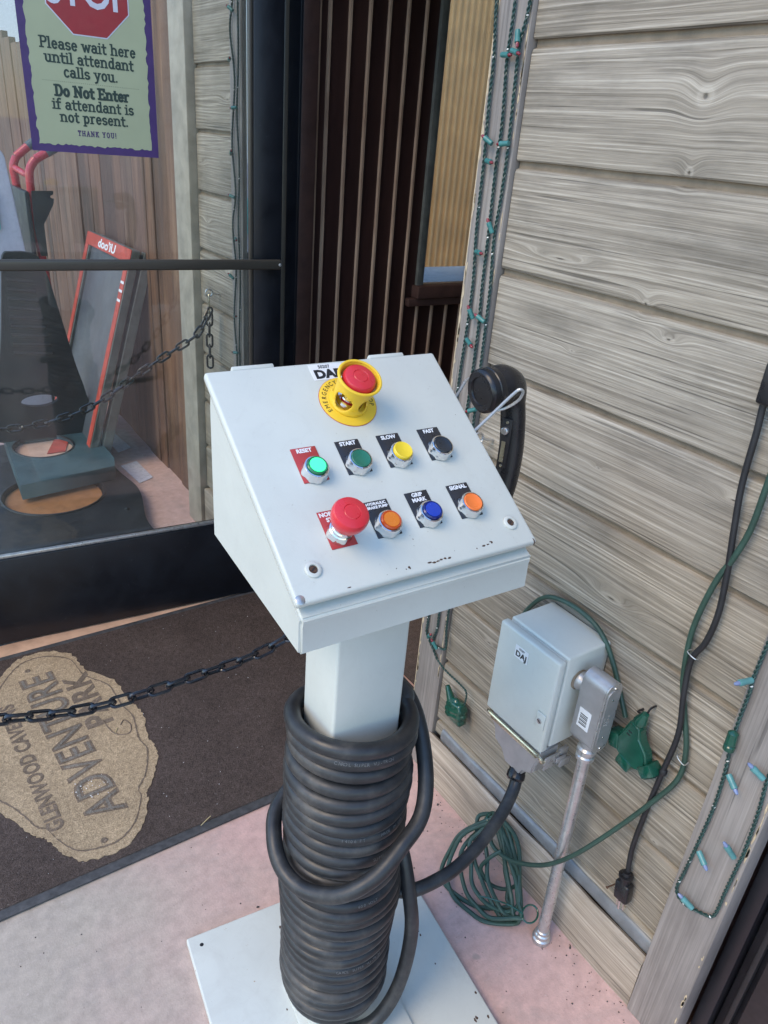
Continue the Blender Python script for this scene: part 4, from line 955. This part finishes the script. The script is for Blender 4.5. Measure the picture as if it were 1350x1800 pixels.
# bundle hanging from the tie, resting on the floor
random.seed(14)
Tp = Vector((1.020, .850, .158)); Bp = Vector((.974, .672, .028))
tie_loops = []
def loop(off, width, j):
    """closed loop through top tie and bottom tie; off bulges to the left, width the other way"""
    pts = []
    for k in range(14):
        a = 2 * math.pi * k / 14; c = Tp.lerp(Bp, .5 - .5 * math.cos(a)); s = math.sin(a)
        b = Vector((-.62, .55, -.55)).normalized() * (off if s > 0 else width) * abs(s) ** .8 * (1 if s > 0 else -1)
        p_ = c + b; p_ += Vector((random.uniform(-.006, .006), random.uniform(-.008, .008), random.uniform(-.006, .006)))
        p_.z = max(p_.z, .0062 + j * .0012); p_.x = min(p_.x, 1.044); pts.append(p_)
    return catmull(pts, 7, True)
T0, B0 = Tp.copy(), Bp.copy()
for j, (o_, w_) in enumerate(((.165, .010), (.148, .030), (.118, .018), (.088, .040), (.060, .024), (.040, .006))):
    Tp = T0 + Vector((0, random.uniform(-.012, .020), random.uniform(-.012, .008))); Bp = B0 + Vector((random.uniform(-.02, .01), random.uniform(-.02, .045), random.uniform(-.005, .025)))
    obj('cord_loop', tube(loop(o_, w_, j), .0052, 9, closed=True), 'green_cord', gcc)
bm = tube(catmull([Vector((.985, .775, .145)), Vector((.965, .79, .115)), Vector((.955, .80, .075)), Vector((.965, .775, .045)), Vector((.985, .745, .045)), Vector((1.0, .725, .075)), Vector((1.0, .735, .12)), Vector((.985, .765, .145))], 8), .0046, 9); obj('cord_loop', bm, 'green_cord', gcc)
Tp = T0
for c_, rr in ((Tp, .016), (Vector((.985, .660, .060)), .022)):
    q_ = [c_ + Vector((rr * .9 * math.cos(a), rr * .9 * math.sin(a) * .8, rr * .35 * math.sin(a + .6))) for a in [2 * math.pi * k / 20 for k in range(20)]]
    obj('wire_tie', tube(q_, .0022, 7, closed=True), 'green_plastic', gcc)
obj('wire_tie', tube(catmull([(.970, .668, .062), (.95, .70, .07), (.93, .735, .062), (.918, .755, .055)], 6), .0018, 6), 'green_plastic', gcc)
sp_ = thing('green_power_splitter', 'dark green three way outdoor power splitter hanging beside the conduit fitting', 'power splitter', (1.04, .57, .61))
obj('lead', tube(catmull([(1.066, .93, .66), (1.064, .90, .725), (1.062, .860, .775), (1.060, .80, .795), (1.060, .74, .792), (1.060, .70, .772), (1.06, .668, .735), (1.06, .640, .690), (1.058, .612, .648)], 8), .0050, 10), 'green_cord', sp_)
SPM = frame((1.052, .572, .612), (0, -1, -.25), (0, .25, 1))
obj('splitter_body', prism([(-.036, -.006), (-.024, -.034), (.004, -.042), (.030, -.034), (.044, -.014), (.030, .014), (.004, .030), (-.006, .050), (-.030, .050), (-.032, .018)], .026, T3(0, 0, -.010), bev=.0045, seg=3), 'green_plastic', sp_, SPM, ang=60)
for (cx_, cy_, an) in ((-.034, -.018, 62), (.004, -.040, 0), (.044, -.012, -62)):
    O_ = SPM @ T3(cx_, cy_, 0) @ Matrix.Rotation(R(-an if an else 0), 4, 'Z')
    ou = obj('outlet', box(-.0165, .0165, -.014, .010, -.0125, .0185, .003, 2), 'green_plastic', sp_, O_)
    obj('outlet_face', box(-.0135, .0135, -.0155, -.0145, -.0095, .0155), 'green_wire', ou, O_)
obj('splitter_neck', lathe([(.012, .046), (.014, .052), (.0125, .058), (.0095, .066), (.0065, .076)], 18), 'green_plastic', sp_, SPM @ T3(-.018, 0, 0) @ Matrix.Rotation(R(-90), 4, 'X'))
for dy in (.030, .022): obj('outlet_slot', box(-.022, -.014, dy - .001, dy + .001, .0155, .0168), 'black_matte', sp_, SPM)

# staples and nails
def staple(x, y, z, ang, lb, mat_='steel', w=.009, dep=.014):
    Mx = frame((x, y, z), (0, -math.cos(ang), math.sin(ang)), (0, math.sin(ang), math.cos(ang)))
    tag(obj('cable_staple', tube(catmull([(-w, 0, -dep), (-w, 0, 0), (w, 0, 0), (w, 0, -dep)], 4), .0011, 6), mat_, None, Mx), lb, 'staple', 'staples holding cords on the plank wall')
staple(1.052, .524, .857, -.25, 'metal staple holding the green and black cords together high on the plank wall')
staple(1.052, .484, .651, -.45, 'lower metal staple over the green cord where it bends away from the black cord')
tag(obj('cable_clip', tube(catmull([(1.076, .592, .676), (1.060, .592, .676), (1.057, .574, .684), (1.060, .570, .700), (1.076, .570, .700)], 4), .0022, 6), 'black_plastic'), 'empty black cable clip on the planks beside the green power splitter', 'clip')
tag(obj('nail', tube([Vector((1.078, .533, .250)), Vector((1.050, .541, .245)), Vector((1.0495, .541, .245))], [.0017, .0017, .0035], 8), 'rust'), 'bent rusty nail sticking out of the planks beside the black plug', 'nail')

# green taped plug under the left corner board
gp_ = thing('green_plug_cover', 'small glossy green wrapped plug end hanging beside the near corner board', 'plug', (1.06, 1.06, .33))
bm = bmesh.new(); bmesh.ops.create_icosphere(bm, subdivisions=4, radius=1)
for v_ in bm.verts:
    c = v_.co; rr = (1 + .05 * math.sin(c.z * 13 + c.y * 5) + .03 * math.sin(c.y * 9)) / max(abs(c.x), abs(c.y), abs(c.z)) ** .45; v_.co = Vector((1.050 + c.x * .017 * rr, 1.058 + c.y * .034 * rr * (1 - .15 * c.z), .318 + c.z * .033 * rr))
obj('wrapped_end', bm, 'green_plastic', gp_, ang=80)
bm = bmesh.new(); bmesh.ops.create_cone(bm, segments=14, radius1=.012, radius2=.006, depth=.04, matrix=T3(1.050, 1.092, .350) @ Matrix.Rotation(R(-35), 4, 'X')); obj('wrap_tail', bm, 'green_plastic', gp_)
obj('lead', twisted(catmull([(1.04, 1.145, .424), (1.042, 1.108, .412), (1.05, 1.06, .402), (1.052, 1.035, .392), (1.052, 1.035, .352)], 6), .0014, .0014, .016), 'green_wire', gp_)

# ------------------------------------------------------------------ string lights
def cone_to(p_, d, r0, r1, l, n=12):
    d = Vector(d).normalized(); x = d.orthogonal(); return frame(p_, x, d.cross(x))
me_sock = to_mesh('socket', lathe([(.0, 0), (.0038, .0005), (.0043, .004), (.0041, .012), (.0045, .013), (.0045, .019), (.0034, .0195)], 12))
me_tip = to_mesh('bulb_tip', lathe([(.0028, .0190), (.0030, .0225), (.0020, .0262), (0, .0275)], 10))
me_sock_b, me_tip_b = me_sock.copy(), me_tip.copy()
me_sock.materials.append(M['socket']); me_tip.materials.append(M['bulb_red']); me_sock_b.materials.append(M['socket_blue']); me_tip_b.materials.append(M['bulb_blue'])
me_clip = to_mesh('clip', lathe([(.0026, -.0012), (.0031, 0), (.0026, .0012)], 8)); me_clip.materials.append(M['clip_white'])
def lights(label, paths, bulbs, clips, group, blue=False, r=.0018, rt=.0019, scale=1.15):
    p0 = paths[0][0]; t_ = thing('string_light', label, 'string light', p0, group)
    for pth in paths: obj('wire', twisted(catmull([Vector(q_) for q_ in pth], 6), r, rt, .019), 'green_wire', t_)
    for (p_, d) in bulbs:
        Mx = cone_to(Vector(p_) - Vector(d).normalized() * .010, d, 0, 0, 0) @ Matrix.Scale(scale, 4)
        s_ = put('bulb_socket', me_sock_b if blue else me_sock, None, t_, Mx, recenter=False)
        put('bulb', me_tip_b if blue else me_tip, None, s_, Mx, recenter=False)
    for pth, us in zip(paths, clips):
        cc = catmull([Vector(q_) for q_ in pth], 6)
        for u in us:
            i = min(len(cc) - 2, int(u * (len(cc) - 1))); d = cc[i + 1] - cc[i]
            put('wire_clip', me_clip, None, t_, cone_to(cc[i], d, 0, 0, 0), recenter=False)
    return t_
xw = 1.0605; KX = xw / 1.04
def addx(pts): return [(xw, p_[1] * KX, 1.6 + (p_[2] - 1.6) * KX) for p_ in pts]
S1 = addx([(0, 1.226, 1.95), (0, 1.224, 1.837), (0, 1.212, 1.749), (0, 1.210, 1.676), (0, 1.204, 1.571), (0, 1.201, 1.457), (0, 1.191, 1.349), (0, 1.193, 1.232), (0, 1.196, 1.156), (0, 1.20, .95), (0, 1.203, .75), (0, 1.20, .60), (0, 1.199, .508), (0, 1.199, .476), (0, 1.178, .454), (0, 1.16, .439), (0, 1.145, .424)])
S2 = addx([(0, 1.182, 1.95), (0, 1.174, 1.825), (0, 1.176, 1.748), (0, 1.169, 1.677), (0, 1.166, 1.626), (0, 1.168, 1.573), (0, 1.164, 1.462), (0, 1.162, 1.354), (0, 1.156, 1.24), (0, 1.16, 1.0), (0, 1.165, .75), (0, 1.16, .545), (0, 1.161, .509), (0, 1.169, .474), (0, 1.174, .448)])
S3 = addx([(0, 1.132, 1.95), (0, 1.137, 1.823), (0, 1.148, 1.765), (0, 1.146, 1.704), (0, 1.141, 1.603), (0, 1.142, 1.516), (0, 1.146, 1.444), (0, 1.138, 1.359), (0, 1.136, 1.292), (0, 1.134, 1.198), (0, 1.13, .95), (0, 1.128, .70), (0, 1.127, .574), (0, 1.126, .532), (0, 1.119, .484), (0, 1.125, .469), (0, 1.159, .458)])
BB0 = [((1.038, 1.149, 1.779), (-.2, -.35, -.9)), ((1.038, 1.176, 1.751), (-.1, -1, -.05)), ((1.036, 1.150, 1.755), (-.2, -1, -.25)), ((1.036, 1.188, 1.612), (-.2, 1, .5)), ((1.036, 1.142, 1.610), (-.1, 1, -.1)), ((1.036, 1.182, 1.578), (-.3, -1, -.1)),
      ((1.036, 1.150, 1.462), (-.2, .5, .9)), ((1.036, 1.178, 1.414), (-.3, -1, .0)), ((1.036, 1.174, 1.292), (-.2, .5, .8)), ((1.036, 1.142, 1.289), (-.2, 1, .4)), ((1.036, 1.172, 1.236), (-.2, -1, -.4)), ((1.036, 1.130, 1.10), (-.2, .8, -.4)), ((1.036, 1.178, .478), (-.2, -.6, .8)), ((1.036, 1.150, .466), (-.2, .7, .7))]
BB = [((p_[0] + .016, p_[1] * KX, 1.6 + (p_[2] - 1.6) * KX), d_) for p_, d_ in BB0]
lights('green mini lights with red tips running down the near corner board behind the console', [S1, S2, S3], BB, [(.13, .3, .42, .52, .74, .86), (.14, .33, .45, .6, .85), (.08, .26, .40, .52, .7, .97)], 'string lights on the corner boards')
F1 = [(1.044, 2.395, 1.98), (1.044, 2.392, 1.918), (1.044, 2.410, 1.851), (1.044, 2.38, 1.723), (1.044, 2.405, 1.557), (1.044, 2.382, 1.415), (1.044, 2.408, 1.311), (1.044, 2.385, 1.177), (1.044, 2.405, 1.022), (1.044, 2.385, .874), (1.044, 2.40, .72), (1.044, 2.385, .6)]
F2 = [(1.044, 2.355, 1.98), (1.044, 2.352, 1.779), (1.044, 2.366, 1.635), (1.044, 2.352, 1.483), (1.044, 2.363, 1.318), (1.044, 2.353, 1.145), (1.044, 2.364, .955), (1.044, 2.355, .75), (1.044, 2.36, .6)]
FB = [((1.036, 2.385 + .02 * math.sin(k * 2.3), 1.90 - k * .125), (-.3, (-1) ** k * .9, .5 - .3 * (k % 3))) for k in range(9)]
lights('green string of mini lights on the far corner board, seen through the glass door', [F1, F2], FB, [(.1, .3, .5, .66, .8), (.2, .4, .55, .7, .9)], 'string lights on the corner boards')
RS1 = [(1.0445, .413, 1.02), (1.0445, .413, .967), (1.0445, .415, .893), (1.0445, .413, .866), (1.0445, .413, .807), (1.0445, .412, .778)]
RS2 = [(1.0445, .410, .744), (1.0445, .404, .692), (1.0445, .401, .621), (1.0445, .403, .548), (1.0445, .406, .486), (1.0445, .408, .446), (1.0445, .410, .396), (1.0445, .389, .382), (1.0445, .354, .396), (1.0445, .338, .408), (1.0445, .334, .430), (1.0445, .334, .471), (1.0445, .332, .553), (1.0445, .331, .582), (1.0445, .335, .672), (1.0445, .341, .736), (1.0445, .342, .80), (1.0445, .342, 1.0)]
RBB = [((1.034, .418, .886), (-.9, .3, -.1)), ((1.036, .388, .700), (-.2, -.75, -.5)), ((1.036, .352, .745), (-.3, .8, .5)), ((1.036, .388, .515), (-.2, -.8, -.5)), ((1.036, .346, .569), (-.3, .6, .7)), ((1.036, .378, .398), (-.2, .9, .35))]
rt_ = lights('green string of mini lights with blue tips looped low on the right corner board', [RS1, RS2], RBB, [(.55, .97), (.03, .12, .25, .33, .42, .52)], 'string lights on the corner boards', blue=True, scale=1.25)
so = obj('inline_plug', lathe([(.0, -.021), (.005, -.019), (.0085, -.016), (.0092, .006), (.0075, .008), (.0095, .010), (.0095, .018), (.004, .020), (0, .021)], 18), 'green_plastic', rt_, frame((1.040, .411, .765), (1, 0, 0), (0, -1, .05)) @ Matrix.Rotation(0, 4, 'X'))

# ------------------------------------------------------------------ chains and hooks
def link_mesh():
    hl, b = .0110, .0078; pts = []
    for c_, a0 in ((hl, -90), (-hl, 90)):
        for k in range(9): t_ = R(a0 + 180 * k / 8); pts.append(Vector((c_ + b * math.cos(t_), b * math.sin(t_), 0)))
        for k in (1, 2): pts.append(Vector((c_ * (1 - 2 * k / 3), b if c_ > 0 else -b, 0)))
    return to_mesh('chain_link', tube(pts, .0029, 8, closed=True))
lm_ = link_mesh(); lm_.materials.append(M['chain_black'])
def chain(label, pts, group, pitch=.0395, sc=1.32, first=0):
    pts = catmull([Vector(q_) for q_ in pts], 12); t_ = thing('chain', label, 'chain', pts[0], group)
    L = [0.0]
    for a, b in zip(pts, pts[1:]): L.append(L[-1] + (b - a).length)
    def at(s):
        j = 0
        while j < len(L) - 2 and L[j + 1] < s: j += 1
        return pts[j].lerp(pts[j + 1], (s - L[j]) / max(1e-9, L[j + 1] - L[j]))
    n = int(L[-1] / pitch)
    for k in range(n):
        a, b = at(k * pitch), at((k + 1) * pitch); d = (b - a).normalized(); h = Vector((0, 0, 1)) if abs(d.z) < .95 else Vector((0, 1, 0))
        yv = (h - d * h.dot(d)).normalized(); yv = Matrix.Rotation(R(22 + 90 * ((k + first) % 2) + random.uniform(-9, 9)), 3, d) @ yv
        put('link', lm_, None, t_, frame((a + b) / 2, d, yv) @ Matrix.Scale(sc, 4), recenter=False)
    return t_
chain('black plastic chain sagging in front of the mat emblem towards the console', [(-.30, 1.25, .70), (-.06, 1.25, .61), (.061, 1.25, .572), (.179, 1.25, .538), (.245, 1.25, .528), (.314, 1.25, .524), (.386, 1.25, .524), (.45, 1.25, .527), (.516, 1.245, .532), (.571, 1.24, .540), (.64, 1.235, .560), (.78, 1.21, .64), (.92, 1.16, .79), (1.0, 1.125, .93), (1.035, 1.11, 1.0)], 'black plastic chains across the entry')
chain('black plastic chain sagging behind the glass door from the far wall hook', [(1.033, 2.59, 1.005), (.995, 2.57, .955), (.961, 2.55, .923), (.864, 2.55, .869), (.739, 2.55, .799), (.657, 2.55, .746), (.557, 2.55, .696), (.463, 2.55, .672), (.372, 2.55, .660), (.287, 2.55, .662), (.15, 2.55, .68), (.0, 2.55, .72)], 'black plastic chains across the entry')
chain('black chain end hanging straight down from the far wall hook', [(1.034, 2.605, .985), (1.032, 2.605, .88), (1.032, 2.605, .75)], 'black plastic chains across the entry', first=1)
def hook(y, z, lb):
    h = thing('eye_hook', lb, 'hook', (1.07, y, z), 'metal eye hooks on the siding')
    obj('hook_shank', tube(catmull([(1.08, y, z), (1.055, y, z + .004), (1.045, y + .002, z + .010)], 5), .0030, 8), 'steel', h)
    obj('hook_eye', tube([Vector((1.034 + .013 * math.cos(a), y + .003, z + .008 + .013 * math.sin(a))) for a in [2 * math.pi * k / 24 for k in range(24)]], .0028, 8, closed=True), 'steel', h)
    obj('snap_link', tube([Vector((1.033 + .004 * math.sin(a), y + .003 + .009 * math.sin(a), z - .032 + .036 * math.cos(a))) for a in [2 * math.pi * k / 28 for k in range(28)]], .0026, 8, closed=True), 'zinc', h)
hook(2.60, 1.052, 'metal eye hook with snap link on the far siding wall seen through the glass')
hook(1.10, 1.036, 'metal eye hook just behind the telephone handset')

# ------------------------------------------------------------------ things behind the glass door
# leaning sandwich board with red painted edges
sb = thing('sandwich_board', 'folded slate board with red painted frame leaning on the brown board wall', 'sign', (1.0, 4.0, 0))
k_ = .30
def onpl(x_top, yy, s): return Vector((x_top - k_ * s, yy, 1.05 - s))
TL, TR = Vector((1.099, 4.38, 1.036)), Vector((1.100, 3.62, 1.05)); dwn = Vector((-.30, .272, -.885)); dwn = (Vector((.839, 3.865, .169)) - Vector((1.104, 3.618, 1.054))).normalized()
uu = (TL - TR).normalized(); SBM = frame(TR, -uu, -dwn)       # x towards TR, y up the board
Wb, Hb = (TL - TR).length, 1.12
def sbox(name, x0, x1, y0, y1, z0, z1, mt_, par=sb): return obj(name, box(x0, x1, y0, y1, z0, z1, .003, 1), mt_, par, SBM)
sbox('slate_panel', -Wb + .06, -.06, -Hb + .1, -.06, .0, .012, 'chalk')
sbox('frame_rail', -Wb, 0, -.07, 0, -.012, .028, 'grey_wood')
sbox('frame_stile', -Wb, -Wb + .065, -Hb, -.071, -.012, .028, 'grey_wood')
sbox('frame_stile', -.065, 0, -Hb, -.071, -.012, .028, 'grey_wood')
tr_ = sbox('painted_strip', -Wb, 0, -.068, -.004, .0285, .031, 'sign_red')
sbox('painted_strip', -Wb, -Wb + .055, -Hb, -.0685, .0285, .031, 'sign_red')
sbox('painted_strip', -.060, -.006, -Hb, -.0685, .0285, .031, 'sign_red')
sbox('rear_leg', -.05, .0, -Hb, .0, -.075, -.03, 'grey_wood'); sbox('rear_leg', -Wb, -Wb + .05, -Hb, .0, -.075, -.03, 'grey_wood')
me = text_mesh("doo'iU", .040, .0004, .04, 1.9); put('chalk_letters', me, 'ink_white', tr_, SBM @ T3(-Wb * .5, -.056, .0314), recenter=False)
for yy in (-.16, -.20, -.245): obj('white_scuff', box(-.058, -.010, -.006, .006, 0, .0006), 'ink_white', sb, SBM @ T3(0, yy, .0314) @ T3(0, 0, 0) @ Matrix.Rotation(.0, 4, 'Z'))
# hand truck
ht = thing('hand_truck', 'red tubular hand truck leaning on the brown board wall behind the glass door', 'hand truck', (.9, 4.7, 0))
tR = [(1.013, 4.5, 1.452), (.983, 4.5, 1.434), (.871, 4.5, 1.37), (.837, 4.5, 1.315), (.831, 4.5, 1.206), (.83, 4.5, 1.039), (.844, 4.5, .924), (.873, 4.5, .461), (.90, 4.5, .12)]
tL = [(.955, 4.8, 1.455), (.941, 4.8, 1.45), (.833, 4.8, 1.363), (.811, 4.8, 1.306), (.816, 4.8, 1.235), (.827, 4.8, .94), (.84, 4.8, .5), (.87, 4.8, .12)]
obj('frame_tube', tube(catmull(tR[2:], 6), .021, 14), 'truck_red', ht); obj('frame_tube', tube(catmull(tL[2:], 6), .021, 14), 'truck_red', ht)
obj('hand_grip', tube([Vector(tR[2]), Vector(tR[1]) * .5 + Vector(tR[2]) * .5], .0212, 14), 'truck_red', ht); obj('hand_grip', tube([Vector(tR[1]) * .5 + Vector(tR[2]) * .5, Vector(tR[0])], .023, 14), 'teal', ht)
obj('hand_grip', tube([Vector(tL[2]), Vector(tL[1]) * .6 + Vector(tL[2]) * .4], .0212, 14), 'truck_red', ht); obj('hand_grip', tube([Vector(tL[1]) * .6 + Vector(tL[2]) * .4, Vector(tL[0])], .023, 14), 'teal', ht)
obj('cross_tube', tube(catmull([(.815, 4.8, 1.31), (.85, 4.65, 1.285), (.84, 4.5, 1.31)], 6), .017, 12), 'truck_red', ht)
obj('bracket', prism([(.826, 1.222), (.932, 1.225), (.930, 1.206), (.915, 1.203), (.915, 1.190), (.932, 1.188), (.926, 1.160), (.868, 1.06), (.868, .90), (.835, .90), (.82, 1.04)], .012, frame((0, 4.47, 0), (1, 0, 0), (0, 0, 1)), bev=.002), 'barrier', ht)
obj('back_plate', box(.79, .815, 4.46, 4.86, .55, 1.22, .01), 'barrier', ht)
obj('axle', tube([Vector((.93, 4.4, .13)), Vector((.93, 4.9, .13))], .012, 10), 'steel', ht)
for y in (4.40, 4.90):
    wh = obj('wheel', lathe([(.04, -.025), (.115, -.025), (.13, -.012), (.13, .012), (.115, .025), (.04, .025)], 32), 'black_matte', ht, frame((.93, y, .131), (1, 0, 0), (0, 0, 1)))
obj('toe_plate', box(.66, .88, 4.48, 4.82, .005, .015, .002), 'barrier', ht)
# flared stand with round openings, a slab and a base mat
bs = thing('flared_stand', 'dark flared plastic stand with round openings just behind the glass door', 'stand', (.6, 3.5, 0))
circ = lambda cx_, cy_, rx, ry, n=40: [(cx_ + rx * math.cos(2 * math.pi * k / n), cy_ + ry * math.sin(2 * math.pi * k / n)) for k in range(n)]
COLp = [(.555, 1.00), (.60, 1.018), (.66, 1.015), (.705, .995), (.728, .93), (.744, .868), (.779, .678), (.816, .478), (.850, .325), (.862, .13), (.40, .13), (.440, .35), (.495, .62), (.530, .85)]
put('column', curve_mesh([[(a, b) for a, b in catmull_xy] if False else [(p_.x, p_.y) for p_ in catmull([(a, b, 0) for a, b in COLp], 5, True)], circ(.628, .315, .085, .030)], .03), 'barrier', bs, frame((0, 3.86, 0), (1, 0, 0), (0, 0, 1)))
for k in range(9): obj('rib', tube([Vector((.555 - k * .002, 3.822, .90 - k * .042)), Vector((.665 + k * .006, 3.822, .885 - k * .042))], .010, 8), 'black_matte', bs)  # the cable coil's reflection in the glass, added as solid dark ribs
slab = put('slab', curve_mesh([[(p_[0], p_[1]) for p_ in [(.415, 3.29), (.835, 3.345), (.862, 3.44), (.855, 3.88), (.45, 3.93)]], circ(.598, 3.715, .135, .150)], .07), 'teal', bs, T3(0, 0, .052))
obj('hole_lip', tube([Vector((a, b, .122)) for a, b in circ(.598, 3.715, .138, .153)], .005, 8, closed=True), 'barrier', bs)
pts = [(p_.x, p_.y) for p_ in catmull([(a, b, 0) for a, b in [(.0, 2.60), (.40, 2.45), (.80, 2.52), (.835, 2.70), (.838, 2.90), (.90, 3.20), (.875, 3.48), (.88, 3.92), (.30, 3.95), (.10, 3.5)]], 6, True)]
put('base', curve_mesh([pts, circ(.548, 3.305, .212, .205), circ(.598, 3.715, .150, .158)], .045), 'barrier', bs, T3(0, 0, .005))
obj('hole_lip', tube([Vector((a, b, .051)) for a, b in circ(.548, 3.300, .218, .213)], .006, 8, closed=True), 'barrier', bs)
obj('floor_disc', lathe([(.205, .006), (.203, .009), (0, .009)], 40), 'copper', bs, T3(.548, 3.305, .022))
obj('floor_disc', lathe([(.145, .006), (.143, .012), (0, .012)], 40), 'pink_disc', bs, T3(.598, 3.715, .085))
obj('orange_wedge', prism([(.0, .0), (.085, .0), (.14, .16), (.07, .17)], .004, T3(.60, 3.66, .099)), 'sign_red', bs)
obj('base_knob', lathe([(.012, .05), (.010, .058), (0, .060)], 14), 'barrier', bs, T3(.79, 3.02, 0))
# pale boards at the left edge
wb = thing('leaning_board', 'pale lavender board standing at the left edge behind the glass door', 'board', (.55, 3.6, 0))
obj('board', prism([(.36, .05), (.74, .05), (.73, .40), (.699, .984), (.663, 1.395), (.645, 1.429), (.45, 1.43)], .02, frame((0, 4.12, 0), (1, 0, 0), (0, 0, 1)), bev=.004), 'lavender', wb)
obj('cyan_panel', box(.36, .603, 4.085, 4.097, 1.08, 1.26, .003), 'cyan', wb)
# dropped papers on the floor behind the door
for q_, lb in (([(.93, 3.60), (1.02, 3.63), (1.03, 3.40), (.95, 3.36)], 'flat grey paper lying on the pink floor nearest the flared stand'), ([(.96, 4.15), (1.02, 4.18), (1.05, 3.82), (.97, 3.78)], 'longer grey paper lying on the pink floor near the sandwich board')):
    tag(obj('floor_paper', prism(q_, .002, T3(0, 0, .002)), 'lavender'), lb, 'paper')
